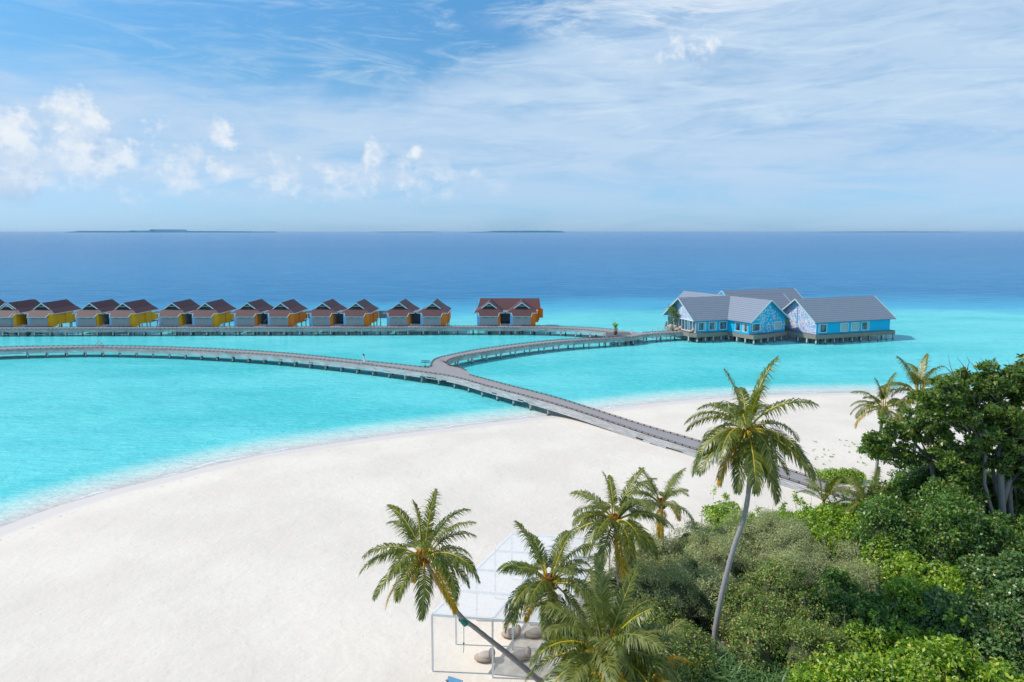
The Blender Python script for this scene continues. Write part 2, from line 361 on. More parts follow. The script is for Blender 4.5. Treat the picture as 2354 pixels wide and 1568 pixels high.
def grid(name, xs, ys, zf, m):
    X, Y = np.meshgrid(xs, ys); Z = zf(X, Y); nx, ny = len(xs), len(ys)
    V = np.stack([X.ravel(), Y.ravel(), Z.ravel()], 1)
    i = (np.arange(ny-1)[:, None]*nx+np.arange(nx-1)[None, :]).ravel()
    F = np.stack([i, i+1, i+nx+1, i+nx], 1)
    me = mesh_np(name, V, F, [m], smooth=True); return me, X.ravel(), Y.ravel()
# vegetated patch (world polygon) for soil and shrub placement
VEG = np.array([tuple(U(a, b, z=3.6)[:2]) for a, b in [(1290,1640),(1345,1470),(1368,1370),(1420,1290),(1500,1235),(1590,1195),(1700,1165),(1820,1158),(1900,1135),(1990,1128),(2080,1105),(2200,1090),(2354,1075),(2560,1065),(2760,1640),(2000,1900),(1300,1900)]])
def inpoly(P_, X, Y):
    X = np.asarray(X, float); Y = np.asarray(Y, float); r = np.zeros(X.shape, bool); n = len(P_)
    for i in range(n):
        a = P_[i]; b = P_[(i+1) % n]
        r ^= ((a[1] > Y) != (b[1] > Y)) & (X < (b[0]-a[0])*(Y-a[1])/(b[1]-a[1]+1e-12)+a[0])
    return r
def m_sand():
    m, T = mat('white coral sand'); pos = T.n('ShaderNodeNewGeometry').outputs['Position']
    sh = T.n('ShaderNodeAttribute', attribute_name='shore').outputs['Fac']; soil = T.n('ShaderNodeAttribute', attribute_name='soil').outputs['Fac']
    a = T.noise(pos, .12, 4, .5); b = T.noise(pos, 2.2, 5, .7)
    c = T.mix(T.ss(a, .35, .65), (.82, .72, .605), (.75, .655, .555)); c = T.mix(T.ss(b, .3, .7, 0, .2), c, (.70, .62, .525))
    line = T.m('ADD', sh, T.m('MULTIPLY', T.m('SUBTRACT', T.noise(pos, .35, 5, .6), .5), 1.6))
    c = T.mix(T.ss(line, 1.9, 3.2, .85, 0), c, (.665, .60, .55))                   # wet sand band
    deb = T.m('MULTIPLY', T.ss(T.m('ABSOLUTE', T.m('SUBTRACT', line, 3.4)), .06, .22, 1, 0), T.ss(T.noise(pos, 3.5, 3), .52, .66))
    c = T.mix(T.m('MULTIPLY', deb, .6), c, (.30, .25, .20))                        # drift line
    c = T.mix(T.m('MULTIPLY', soil, T.ss(T.noise(pos, .9, 4), .3, .55)), c, (.10, .075, .045))
    h1 = T.noise(T.vscale(pos, (2.6, 3.4, 1)), 1.0, 3, .55, .4); h2 = T.noise(pos, 7, 3, .6); h3 = T.noise(pos, .7, 2)
    vo = T.n('ShaderNodeTexVoronoi', {'Vector': pos, 'Scale': 1.7, 'Randomness': 1.0}, feature='F1').outputs['Distance']
    foot = T.m('MULTIPLY', T.ss(vo, .0, .28), T.ss(h3, .4, .6))
    dune = T.noise(T.vscale(pos, (.22, .5, 1)), 1.0, 3, .5, .8)
    h = T.m('ADD', T.m('ADD', T.m('ADD', T.m('MULTIPLY', h1, .9), T.m('MULTIPLY', dune, 2.2)), T.m('MULTIPLY', h2, .12)), T.m('MULTIPLY', foot, .5))
    dry = T.ss(line, 2.0, 6.0, .12, 1.0)
    bmp = T.n('ShaderNodeBump', {'Height': T.m('MULTIPLY', h, dry), 'Strength': .30, 'Distance': .13}).outputs[0]
    finish(T, T.n('ShaderNodeBsdfPrincipled', {'Base Color': c, 'Roughness': .9, 'Specular IOR Level': .15, 'Normal': bmp}).outputs[0]); return m
me, gx, gy = grid('ground', axis(-70, 80, 1.0, 30000), axis(20, 112, 1.0, 30000), lambda X, Y: gz(X, Y), m_sand())
for nm, val in (('shore', sdist(gx, gy)), ('soil', inpoly(VEG, gx, gy).astype(float))):
    at = me.attributes.new(nm, 'FLOAT', 'POINT'); at.data.foreach_set('value', val.astype(np.float32))
ground = tag(link('ground', me), 'white coral sand beach curving along the lagoon', None, None, 'structure')

def m_sea():
    m, T = mat('tropical sea'); pos = T.n('ShaderNodeNewGeometry').outputs['Position']
    sp = T.n('ShaderNodeSeparateXYZ', {0: pos}); X, Y = sp.outputs[0], sp.outputs[1]
    off = T.n('ShaderNodeAttribute', attribute_name='off').outputs['Fac']
    nb = T.noise(pos, .02, 5, .55); ns = T.noise(T.vscale(pos, (.12, .5, 1)), 1.0, 6, .65, .5)
    # lagoon colour patches
    lag = T.mix(T.ss(T.noise(T.vscale(pos, (.02, .035, 1)), 1.0, 4, .6), .38, .62), (.085, .60, .60), (.16, .70, .70))
    lag = T.mix(T.m('MULTIPLY', T.ss(T.noise(T.vscale(pos, (.5, 2.2, 1)), 1.0, 5, .7, .6), .5, .72), .45), lag, (.36, .86, .86))
    near = T.mix(T.ss(off, .0, 2.6), (.66, .61, .555), (.66, .76, .69)); near = T.mix(T.ss(off, 1.4, 6.4), near, (.34, .75, .71))
    near = T.mix(T.ss(T.m('ADD', off, T.m('MULTIPLY', T.m('SUBTRACT', ns, .5), 2.0)), 4.5, 8.0), near, lag)
    # depth zones by distance out, nearer on the left than on the right
    yy = T.m('ADD', T.m('SUBTRACT', Y, T.m('MULTIPLY', T.ss(X, -110, 60), 36.0)), T.m('MULTIPLY', T.m('SUBTRACT', nb, .5), 46.0))
    yy = T.m('ADD', yy, T.m('MULTIPLY', T.m('SUBTRACT', ns, .5), 26.0))
    z1 = T.ramp(T.ss(yy, 132, 240), [(0, (0, 0, 0)), (1, (1, 1, 1))])
    mid = T.mix(T.ss(yy, 160, 192), near, (.05, .42, .62))
    dp = T.mix(T.ss(yy, 186, 240), mid, (.004, .19, .40))
    dp = T.mix(T.ss(Y, 300, 900), dp, (.0, .135, .335))
    wind = T.noise(T.vscale(pos, (.0012, .006, 1)), 1.0, 5, .6, .5)
    dp = T.mix(T.m('MULTIPLY', T.ss(wind, .42, .7), T.ss(Y, 220, 500, 0, .3)), dp, (.03, .20, .42))
    rip = T.noise(T.vscale(pos, (.05, .30, 1)), 1.0, 6, .75, .8)
    dp = T.mix(T.m('MULTIPLY', T.ss(rip, .46, .66), T.ss(Y, 150, 260, .15, .5)), dp, (.07, .30, .50))
    dp = T.mix(T.m('MULTIPLY', T.ss(rip, .50, .32), T.ss(Y, 150, 260, .0, .65)), dp, (.0, .10, .27))
    # foam on the waterline
    fo = T.m('MULTIPLY', T.ss(T.m('ABSOLUTE', T.m('SUBTRACT', T.m('ADD', off, T.m('MULTIPLY', T.m('SUBTRACT', T.noise(pos, .3, 3), .5), 2.2)), .75)), .02, .22, 1, 0), T.ss(T.noise(pos, .16, 2), .50, .58))
    dp = T.mix(T.m('MULTIPLY', fo, .9), dp, (.86, .9, .9))
    w1 = T.noise(T.vscale(pos, (.55, 1.5, 1)), 1.0, 4, .6, .5); w2 = T.noise(T.vscale(pos, (2.2, 5.0, 1)), 1.0, 3, .6)
    w3 = T.noise(T.vscale(pos, (.08, .22, 1)), 1.0, 3, .6, .4)
    h = T.m('ADD', T.m('ADD', w1, T.m('MULTIPLY', w2, .25)), T.m('MULTIPLY', w3, 1.6))
    bmp = T.n('ShaderNodeBump', {'Height': h, 'Strength': .85, 'Distance': .5}).outputs[0]
    p = T.n('ShaderNodeBsdfPrincipled', {'Base Color': dp, 'Roughness': .16, 'IOR': 1.22, 'Specular IOR Level': .04, 'Normal': bmp})
    tr = T.n('ShaderNodeBsdfTransparent', {'Color': (.93, 1.0, .99, 1)})
    al = T.m('MAXIMUM', T.ss(off, .0, .04, .0, 1.0), T.m('MULTIPLY', fo, .9))
    finish(T, T.n('ShaderNodeMixShader', {0: al, 1: tr.outputs[0], 2: p.outputs[0]}).outputs[0]); return m
me, gx, gy = grid('sea', axis(-80, 100, 1.2, 30000), axis(30, 120, 1.0, 30000), lambda X, Y: X*0, m_sea())
at = me.attributes.new('off', 'FLOAT', 'POINT'); at.data.foreach_set('value', (-sdist(gx, gy)).astype(np.float32))
tag(link('sea', me), 'turquoise lagoon turning to deep blue sea beyond the reef', None, None, 'structure')
# distant islands
def island(pts, Yd, label, sand=True):
    """pts: (px, height px above its shore)"""
    b = MB(); k = Yd/FPX; base = [((x-1177)*k, h*k) for x, h in pts]; f_, s_ = [], []
    fine = []
    for (x0, h0), (x1, h1) in zip(base[:-1], base[1:]):
        n = max(2, int(abs(x1-x0)/(1.6*k)))
        fine += [(x0+(x1-x0)*i/n, h0+(h1-h0)*i/n) for i in range(n)]
    hs = [(x, max(.3*k, h*(1+.12*random.uniform(-1, 1)))) for x, h in fine]
    for (x0, h0), (x1, h1) in zip(hs[:-1], hs[1:]):
        b.prism([(x0, Yd, 1), (x1, Yd, 1), (x1, Yd, h1), (x0, Yd, h0)], (0, 160*k, 0))
    r = empty('distant_island', (base[0][0], Yd, 0)); tag(r, label, None, 'low islands on the horizon', 'structure')
    b.build('tree_cover', M['island_haze_blue'], r)
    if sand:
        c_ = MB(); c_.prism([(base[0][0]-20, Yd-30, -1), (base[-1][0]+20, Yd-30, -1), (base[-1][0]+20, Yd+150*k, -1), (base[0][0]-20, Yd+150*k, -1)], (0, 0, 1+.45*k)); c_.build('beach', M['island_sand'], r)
    return r
YD = 11000
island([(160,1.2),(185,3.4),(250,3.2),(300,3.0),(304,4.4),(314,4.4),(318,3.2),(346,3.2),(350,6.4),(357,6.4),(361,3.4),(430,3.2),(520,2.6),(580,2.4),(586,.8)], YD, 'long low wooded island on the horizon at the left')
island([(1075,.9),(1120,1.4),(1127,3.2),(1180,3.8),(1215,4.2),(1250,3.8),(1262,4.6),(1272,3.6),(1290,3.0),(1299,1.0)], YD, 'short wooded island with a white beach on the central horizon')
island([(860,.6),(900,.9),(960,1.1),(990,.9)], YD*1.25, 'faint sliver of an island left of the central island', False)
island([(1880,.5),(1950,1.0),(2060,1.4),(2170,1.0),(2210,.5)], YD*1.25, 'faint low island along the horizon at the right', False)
# ------------------------------------------------------------------ walkways
ZD = 1.8
def world_line(px, z=ZD, step=1.0):
    P_ = [U(a, b, z=z) for a, b in px]
    # Catmull-Rom smooth then resample
    out = []
    for i in range(len(P_)-1):
        p0, p1, p2, p3 = P_[max(i-1, 0)], P_[i], P_[i+1], P_[min(i+2, len(P_)-1)]
        n = max(2, int((p2-p1).length/step))
        for k in range(n):
            t = k/n; out.append(.5*((2*p1)+(p2-p0)*t+(2*p0-5*p1+4*p2-p3)*t*t+(3*p1-p0-3*p2+p3)*t**3))
    out.append(P_[-1]); return out
def resample(L, n):
    d = [0]
    for a, b in zip(L[:-1], L[1:]): d.append(d[-1]+(b-a).length)
    r = []; j = 0
    for i in range(n):
        t = d[-1]*i/(n-1)
        while j < len(d)-2 and d[j+1] < t: j += 1
        f = (t-d[j])/max(1e-9, d[j+1]-d[j]); r.append(L[j].lerp(L[j+1], min(1, f)))
    return r, d[-1]
def deck_strip(root, left, right, dz=0.0):
    n = 160; a, la = resample(left, n); c, lc = resample(right, n); b = MB(); L = (la+lc)/2
    up = Vector((0, 0, dz))
    for i in range(n-1):
        u0, u1 = L*i/(n-1), L*(i+1)/(n-1); w0 = (a[i]-c[i]).length; w1_ = (a[i+1]-c[i+1]).length
        q = [c[i]+up, c[i+1]+up, a[i+1]+up, a[i]+up]
        if (q[1]-q[0]).cross(q[3]-q[0]).z < 0: q = q[::-1]; b.poly(q, 0, [(u0, w0), (u1, w1_), (u1, 0), (u0, 0)])
        else: b.poly(q, 0, [(u0, 0), (u1, 0), (u1, w1_), (u0, w0)])
    b.build('deck', M['deck'], root)
    u = MB()
    for i in range(n-1):   # underside joists as one solid slab below the boards
        q = [c[i], c[i+1], a[i+1], a[i]]; q = [v.lerp((a[i]+c[i])/2, .06)-Vector((0, 0, .30)) for v in q]
        u.poly(q if (q[1]-q[0]).cross(q[3]-q[0]).z < 0 else q[::-1], 0)
    u.build('joists', M['fascia'], root)
    return a, c, L
def edge_trim(root, line, side, height=1.0, out=.16, name='side_slats', slat=True):
    """side: +1 if outside lies to the left of travel"""
    L, ln = resample(line, max(4, int(sum((b-a).length for a, b in zip(line[:-1], line[1:]))/1.1)))
    nr = []
    for i in range(len(L)):
        d = (L[min(i+1, len(L)-1)]-L[max(i-1, 0)]); d.z = 0; d.normalize(); nr.append(Vector((-d.y, d.x, 0))*side)
    if slat:
        b = MB(); ns = 6
        for k in range(ns):
            z0 = -.02-height*k/ns; z1 = z0-height/ns*.80
            for i in range(len(L)-1):
                if k >= ns-2 and random.random() < .10: continue
                o0 = .04+out*k/ns; o1 = o0+out/ns*.8
                p = [L[i]+nr[i]*o0+Vector((0, 0, z0)), L[i+1]+nr[i+1]*o0+Vector((0, 0, z0)), L[i+1]+nr[i+1]*o1+Vector((0, 0, z1)), L[i]+nr[i]*o1+Vector((0, 0, z1))]
                b.prism(p, tuple(-nr[i]*.035))
        b.build(name, M['slat'], root)
    k_ = MB()
    for i in range(len(L)-1):
        k_.bar(L[i]-nr[i]*.08+Vector((0, 0, .18)), L[i+1]-nr[i+1]*.08+Vector((0, 0, .18)), .06, .04)
        k_.bar(L[i]-nr[i]*.02+Vector((0, 0, .02)), L[i+1]-nr[i+1]*.02+Vector((0, 0, .02)), .14, .05)
    m_ = max(3, int(ln/.95)); Q, _ = resample(line, m_)
    for i in range(m_):
        d = (Q[min(i+1, m_-1)]-Q[max(i-1, 0)]); nn = Vector((-d.y, d.x, 0)).normalized()*side
        c_ = Q[i]-nn*.08; k_.box((c_.x, c_.y, ZD+.09), (.11, .09, .18), math.atan2(d.y, d.x), 1)
    k_.build('kerb_rail', [M['kerb'], M['dark']], root)
def piles(root, a, c, L, spacing, ok=lambda p: True, r=.16, pm=None, rows=(.04, .96)):
    n = int(L/spacing); A, _ = resample(a, n); C_, _ = resample(c, n); xb = MB()
    for i in range(n):
        mid = (A[i]+C_[i])/2
        if not ok(mid): continue
        xb.bar(A[i].lerp(C_[i], .04)-Vector((0, 0, .55)), A[i].lerp(C_[i], .96)-Vector((0, 0, .55)), .28, .34)
        for t in rows:
            p = A[i].lerp(C_[i], t); b = MB(); g = float(gz(p.x, p.y))
            b.tube([(p.x, p.y, g-.3), (p.x, p.y, ZD-.40)], r*random.uniform(.95, 1.08), 10); b.build('pile', M['pile'], root, smooth=True)
    xb.build('crossbeam', M['fascia'], root)
A_back = [(-140,806),(0,798.4),(110,796),(225,794.9),(375,797.7),(480,801.7),(588,807.3),(677,814),(802,826.5),(900,836.5),(977,844.5),(1030,851.5),(1081,862.5),(1154,882),(1271,912),(1365,941.5),(1479,977.6),(1609,1015.5),(1740,1057),(1839,1089.6),(1990,1142)]
A_front = [(-140,813),(0,805),(110,801.5),(225,799.9),(375,803.2),(480,808),(588,814.3),(677,821.5),(802,834),(902,846),(955,853.4),(1013.5,861.6),(1060,871),(1107,884.5),(1154,897.2),(1248,922),(1341.6,950.5),(1479,997),(1578,1028),(1710,1070),(1844,1114),(1975,1160)]
ra = empty('beach_walkway', U(0, 800, z=ZD), 0, 'long curving grey timber walkway running from the left edge across the lagoon onto the beach', 'walkway')
lb, lf = world_line(A_back), world_line(A_front)
pa = deck_strip(ra, lb, lf)
edge_trim(ra, lf, -1, .86, .26); 
i0 = min(range(len(lb)), key=lambda i: (lb[i]-U(977, 844.5, z=ZD)).length); i1 = min(range(len(lb)), key=lambda i: (lb[i]-U(1084, 863.5, z=ZD)).length)
edge_trim(ra, lb[:i0+1], 1, 1.0, .1); edge_trim(ra, lb[i1:], 1, .8, .1)
piles(ra, *pa, 3.4, lambda p: sdist(p.x, p.y) < 2 and p.x > -97)
B_back = [(984,846.5),(990,842.5),(991,836),(995,829),(1013.5,821),(1060,811),(1107,802.5),(1201,789.8),(1295,780.8),(1388.5,776),(1425,773.2),(1446,769.8),(1460,766.2),(1500,763.4),(1558,760.8),(1585,760.2)]
B_front = [(1088,865),(1072,852),(1055.7,845),(1036,841.5),(1028,837),(1028,831.5),(1035,826.5),(1051,821),(1107,810.7),(1201,796.8),(1295,786.2),(1388.5,779.3),(1440,776),(1465,773.6),(1478,771),(1510,768),(1545,765.8),(1574,764.2)]
rb = empty('curved_walkway', U(1201, 793, z=ZD), 0, 'S-curved grey timber walkway linking the fork over the lagoon to the blue house', 'walkway')
bb, bf = world_line(B_back), world_line(B_front)
pb = deck_strip(rb, bb, bf, .004)
def sub(L, pxa, pxb):
    ia = min(range(len(L)), key=lambda i: (L[i]-U(*pxa, z=ZD)).length); ib = min(range(len(L)), key=lambda i: (L[i]-U(*pxb, z=ZD)).length)
    return L[ia:ib+1]
edge_trim(rb, sub(bf, (1072, 852), (1574, 764.2)), -1, .78, .1)
edge_trim(rb, sub(bb, (990, 842.5), (1425, 773.2)), 1, .9, .1); edge_trim(rb, sub(bb, (1480, 764.6), (1585, 760.2)), 1, .9, .1)
edge_trim(rb, [U(966, 843.8, z=ZD), U(980, 843.6, z=ZD), U(990, 842.6, z=ZD)], 1, .9, .1)
piles(rb, *pb, 3.4)
C_back = [(-140,753.2),(0,752.7),(400,751.6),(920,750.2),(1042,749.6),(1230,749.6),(1323.6,752.2),(1394,756),(1441,761),(1468,764.5)]
C_front = [(-140,757),(0,756.4),(400,755.3),(920,753.8),(1042,753.2),(1230,753.8),(1323.6,757.4),(1382,762.6),(1420,767.2),(1452,770.5)]
rc = empty('villa_jetty', U(600, 753, z=ZD), 0, 'straight dark timber jetty along the front of the brown roofed villas', 'jetty')
cb, cf = world_line(C_back, step=2), world_line(C_front, step=2)
pc = deck_strip(rc, cb, cf, .008)
edge_trim(rc, sub(cf, (-140, 757), (1400, 765)), -1, .80, .1); edge_trim(rc, cb[:-3], 1, .8, .1)
piles(rc, *pc, 3.55, lambda p: p.x > -126)
# planter platform at the hub
t = empty('planter_platform', U(1420, 772, z=ZD), 0, 'low pale boarded triangular platform in the bend where the walkways meet', 'platform')
q = [U(1392,776.2,z=ZD), U(1450,769.5,z=ZD), U(1440,767.6,z=ZD), U(1393,768.2,z=ZD)]
b = MB(); b.prism([(v.x, v.y, ZD-.9) for v in q], (0, 0, 1.25)); b.build('plinth', M['beige'], t)
b = MB(); b.prism([(v.x, v.y, ZD+.352) for v in q], (0, 0, .05)); b.build('top_boards', M['deck'], t)
b = MB()
for v in q: b.tube([(v.x, v.y, -1), (v.x, v.y, ZD-.9)], .14, 8)
b.build('support_posts', M['pile'], t)
# sign post at the fork
p = U(989, 843.2, z=ZD); t = empty('signpost', p, 0, 'small wooden post with two pointing boards at the fork of the walkways', 'sign')
b = MB(); b.bar((0, 0, -.05), (0, 0, 1.15), .10, .10); b.build('post', M['beige'], t, off=(0, 0, 0))
b = MB(); b.bar((-.85, 0, 0), (-.85, 0, 1.1), .07, .07); b.build('post', M['kerb'], t, off=(0, 0, 0))
for zz in (.78, 1.02):
    b = MB(); b.prism([(-1.45, -.03, zz-.06), (-.1, -.03, zz-.06), (-.1, -.03, zz+.06), (-1.45, -.03, zz+.06), (-1.55, -.03, zz)], (0, .05, 0)); b.build('board', M['kerb'], t, off=(0, 0, 0))
# mooring posts on the back of the link to the house
for i, px in enumerate((1499.5, 1510, 1521, 1532)):
    p = U(px, 762.6-i*.5, z=ZD-.2); b = MB(); b.tube([(0, 0, -2.5), (0, 0, 1.05)], .09, 8)
    o = b.build('mooring_post', M['pile'], smooth=True); o.location = p
    tag(o, ['timber post behind the link walkway, farthest from the blue house', 'timber post behind the link walkway, second from the fork side', 'timber post behind the link walkway, second nearest the blue house', 'timber post behind the link walkway, nearest the potted trees'][i], 'post', 'posts behind the link walkway')
# ------------------------------------------------------------------ brown roofed villas
def villa_unit(root, ox, col, left_inner, right_inner, rough=0.0):
    """one pavilion of a villa, in the villa's local frame: y into depth, z above the jetty deck"""
    def sh(pts): return [(ox+x, y, z) for x, y, z in pts]
    # front block
    b = MB(); b.box((ox, 1.0, 1.2), (4.3, 2.0, 2.36)); fb = b.build('front_wall', M['grey_wall'], root, off=(0, 0, 0))
    b = MB(); b.box((ox, .9, -.10), (4.1, 1.8, .16)); b.build('floor_beam', M['fascia'], root, off=(0, 0, 0))
    # body with coloured flank
    rw = 3.3 if not right_inner else 2.75; lw = 2.85
    cm = M[col]
    b = MB(); b.box((ox+(rw-lw)/2, 4.95, 1.72), (rw+lw-.02, 6.0, 2.84)); b.build('rear_wall', M['grey_wall'] if right_inner else cm, root, off=(0, 0, 0))
    if not right_inner:
        b = MB(); b.box((ox+2.15+(rw-2.15)/2, 1.05, 1.50), (rw-2.155, 1.6, 2.96)); b.build('side_bay', cm, root, off=(0, 0, 0))
        b = MB(); b.box((ox+rw+.02, 5.9, 1.7), (.42, 2.4, 2.9)); b.build('side_bay', cm, root, off=(0, 0, 0))
        b = MB(); b.box((ox+rw+.02, 9.3, 1.55), (.10, 3.2, 1.9)); b.build('balcony_screen', cm, root, off=(0, 0, 0))
    else:
        b = MB(); b.box((ox+2.15+.27, 1.05, 1.50), (.535, 1.6, 2.96)); b.build('side_bay', cm, root, off=(0, 0, 0))
        b = MB(); b.prism([(ox+2.80, 2.2, .4), (ox+2.80, 3.3, .4), (ox+2.80, 3.3, 1.1), (ox+2.80, 2.5, .9)], (.02, 0, 0)); b.prism([(ox+2.80, 2.1, 2.0), (ox+2.80, 2.9, 2.2), (ox+2.80, 2.9, 3.0), (ox+2.80, 2.1, 3.0)], (.02, 0, 0)); b.build('painted_patch', cm, root, off=(0, 0, 0))
    b = MB(); b.box((ox-2.155-.34, 1.05, 1.50), (.68, 1.6, 2.96)); b.build('side_bay', M['sky_paint'], root, off=(0, 0, 0))
    if right_inner or not left_inner:
        for k in (-1, 1):
            pass
    # vents under the front eave
    for vx in (-.9, 1.0):
        b = MB(); b.box((ox+vx, -.01, 2.05), (1.1 if vx < 0 else .8, .04, .10)); b.build('vent', M['dark'], root, off=(0, 0, 0))
    # roof: upper and flared lower slopes, front hip skirt
    y0, y1 = 1.75, 10.7; zr, zm, ze = 5.55, 4.12, 3.08; hm, he = 1.9, 3.68
    r = MB(); th = .14
    for s in (-1, 1):
        up = sh([(0, y0-.3, zr), (s*hm, y0-.3, zm), (s*hm, y1, zm), (0, y1, zr)]); r.prism(up, (0, 0, -th))
        lo = sh([(s*hm, y0, zm), (s*he, .42, ze), (s*he, y1, ze), (s*hm, y1, zm)])
        r.prism(lo, (0, 0, -th))
    hip = sh([(-hm, y0, zm), (hm, y0, zm), (he, .42, ze), (2.5, .42, ze), (2.25, -.62, 2.38), (-2.25, -.62, 2.38), (-2.5, .42, ze), (-he, .42, ze)])
    # planar front skirt: z from y
    def zf(y): return zm+(y-y0)*(zm-2.38)/(y0+.62)
    hip = [(x, y, zf(y)+.003) for x, y, z in hip]
    r.prism(hip, (0, 0, -th)); rf = r.build('roof', M['roof_brown'], root, off=(0, 0, 0))
    # trims
    t = MB(); zc = zf(.42)
    def bt(p, q, w_=.09, h_=.17): t.bar((ox+p[0], p[1], p[2]), (ox+q[0], q[1], q[2]), w_, h_)
    bt((-2.25, -.66, 2.30), (2.25, -.66, 2.30)); bt((2.25, -.66, 2.30), (2.52, .40, zc-.08)); bt((-2.25, -.66, 2.30), (-2.52, .40, zc-.08))
    bt((2.5, .38, zc-.08), (he, .38, zc-.08)); bt((-2.5, .38, zc-.08), (-he, .38, zc-.08))
    for s in (-1, 1): bt((s*(he+.03), .42, ze-.08), (s*(he+.03), y1, ze-.08))
    t.build('eave_trim', M['trim'], root, off=(0, 0, 0))
    g = MB(); yb = y0-.36
    for s in (-1, 1): g.bar((ox, yb, zr-.10), (ox+s*(hm+.02), yb, zm-.08), .09, .22)
    g.bar((ox-.75, yb+.06, zm+.52), (ox+.75, yb+.06, zm+.52), .06, .07); g.build('gable_trim', M['white'], root, off=(0, 0, 0))
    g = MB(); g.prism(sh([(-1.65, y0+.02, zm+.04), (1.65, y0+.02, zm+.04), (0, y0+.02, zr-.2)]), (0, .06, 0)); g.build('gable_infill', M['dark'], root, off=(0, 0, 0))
    g = MB(); g.prism(sh([(-.6, y0-.06, zm+.58), (.6, y0-.06, zm+.58), (0, y0-.06, zm+1.06)]), (0, .06, 0)); g.build('gable_vent', simple('green vent', (.05, .16, .15)) if 'gv' not in M else M['gv'], root, off=(0, 0, 0))
    # rear gable
    g = MB(); g.prism(sh([(-3.1, y1-.9, ze-.06), (3.1, y1-.9, ze-.06), (0, y1-.9, zr-.25)]), (0, .08, 0)); g.build('rear_gable', M['grey_wall'], root, off=(0, 0, 0))
    b = MB(); b.box((ox, 9.2, .18), (6.4, 4.6, .22)); b.build('rear_deck', M['fascia'], root, off=(0, 0, 0))
    for px_ in (-2.6, 0.2, 2.9):
        for py_ in (.5, 4.0, 7.6, 11.0):
            b = MB(); b.tube([(ox+px_, py_, -4.2), (ox+px_, py_, .1)], .13, 8); b.build('stilt', M['pile'], root, off=(0, 0, 0))
M['gv'] = simple('green vent', (.05, .16, .15))
def entrance(root, sep):
    b = MB(); w_ = sep-2.75-2.8; cx = (2.75+sep-2.85)/2
    b.box((cx, 4.6, 1.72), (w_+.1, .2, 2.84)); b.build('entrance_wall', M['grey_dark'], root, off=(0, 0, 0))
    b = MB(); b.box((cx+.1, 4.46, 1.45), (1.7, .08, 2.1)); d = b.build('door', M['door'], root, off=(0, 0, 0))
    b = MB(); b.box((cx+.75, 4.38, 1.35), (.06, .08, .35)); b.build('handle', M['white'], d, off=(0, 0, 0))
    b = MB(); b.box((cx, 3.2, 3.22), (w_+.5, 4.2, .12)); b.build('porch_roof', M['grey_dark'], root, off=(0, 0, 0))
    b = MB(); b.box((cx, 1.0, 3.26), (w_+.3, .08, .22)); b.build('porch_trim', M['trim'], root, off=(0, 0, 0))
    b = MB(); b.box((cx, 3.4, .24), (w_-.1, 2.4, .16)); b.build('porch_floor', M['deck'], root, off=(0, 0, 0))
    b = MB(); b.prism([(cx-1.75, -.9, .02), (cx+.55, -.9, .02), (cx+1.15, 2.2, .33), (cx-.6, 2.2, .33)], (0, 0, -.10)); b.build('entrance_ramp', M['ramp'], root, off=(0, 0, 0))
    b = MB()
    for k in range(5): b.box((cx+1.55+.06*k, -.2+.42*k, .10+.05*k), (.9-.1*k, .4, .30))
    b.build('stepped_planter', M['grey_dark'], root, off=(0, 0, 0))
def villa(col, sep, cross):
    root = empty('overwater_villa', (0, 0, 0))
    villa_unit(root, 0, col, False, True); villa_unit(root, sep, col, True, False); entrance(root, sep)
    if cross:     # broad ridge across the back joins both pavilions
        r = MB(); zr, ze = 5.62, 3.2; x0, x1 = -3.2, sep+4.75; ym = 11.0
        for s, ye in ((-1, 7.0), (1, 14.6)):
            r.prism([(x0+.5, ym, zr), (x1-.3, ym, zr), (x1, ye, ze), (x0, ye, ze)], (0, 0, -.14))
        r.build('cross_roof', M['roof_brown'], root, off=(0, 0, 0))
        b = MB(); b.prism([(sep+4.30, 8.0, .4), (sep+4.30, 13.6, .4), (sep+4.30, 13.6, ze), (sep+4.30, ym, zr-.4), (sep+4.30, 8.0, ze)], (.12, 0, 0)); b.build('gable_wall', M[col], root, off=(0, 0, 0))
        b = MB(); b.box((sep+3.75, 6.2, 1.75), (.7, 3.6, 2.8)); b.build('side_bay', M[col], root, off=(0, 0, 0))
        b = MB(); b.box((sep+3.9, 11.0, 1.75), (.75, 5.6, 2.8)); b.build('side_bay', M[col], root, off=(0, 0, 0))
        b = MB(); b.prism([(-2.9, 8.0, .4), (-2.9, 13.6, .4), (-2.9, 13.6, ze), (-2.9, ym, zr-.4), (-2.9, 8.0, ze)], (-.12, 0, 0)); b.build('gable_wall', M['sky_paint'], root, off=(0, 0, 0))
        b = MB(); b.box((sep+4.9, 14.0, 1.5), (1.1, 3.0, 2.2)); b.build('balcony_screen', M[col], root, off=(0, 0, 0))
    else:
        b = MB(); b.box((sep+4.6, 11.2, 1.5), (2.4, .12, 1.9)); b.build('privacy_screen', M['grey_wall'], root, off=(0, 0, 0))
        for xx in (3.8, 5.5):
            b = MB(); b.tube([(sep+xx, 11.3, -4), (sep+xx, 11.3, .6)], .13, 8); b.build('screen_post', M['pile'], root, off=(0, 0, 0))
    return root
def kids(o): return [c for c in bpy.data.objects if c.parent == o]
def copy_tree(o, parent=None):
    c = o.copy(); S.collection.objects.link(c)
    if parent: c.parent = parent
    for ch in kids(o): copy_tree(ch, c)
    return c
SEP = 8.1
vy = villa('yellow', SEP, False); vo_ = villa('orange', SEP, False); vt = villa('orange', 7.95, True)
places = [(vy, -72, 0), (vy, 12, 0), (vy, 200.6, 0), (vy, 391, 0), (vo_, 565, 0), (vo_, 739, 0), (vo_, 916, 0), (vt, 1123.7, 0)]
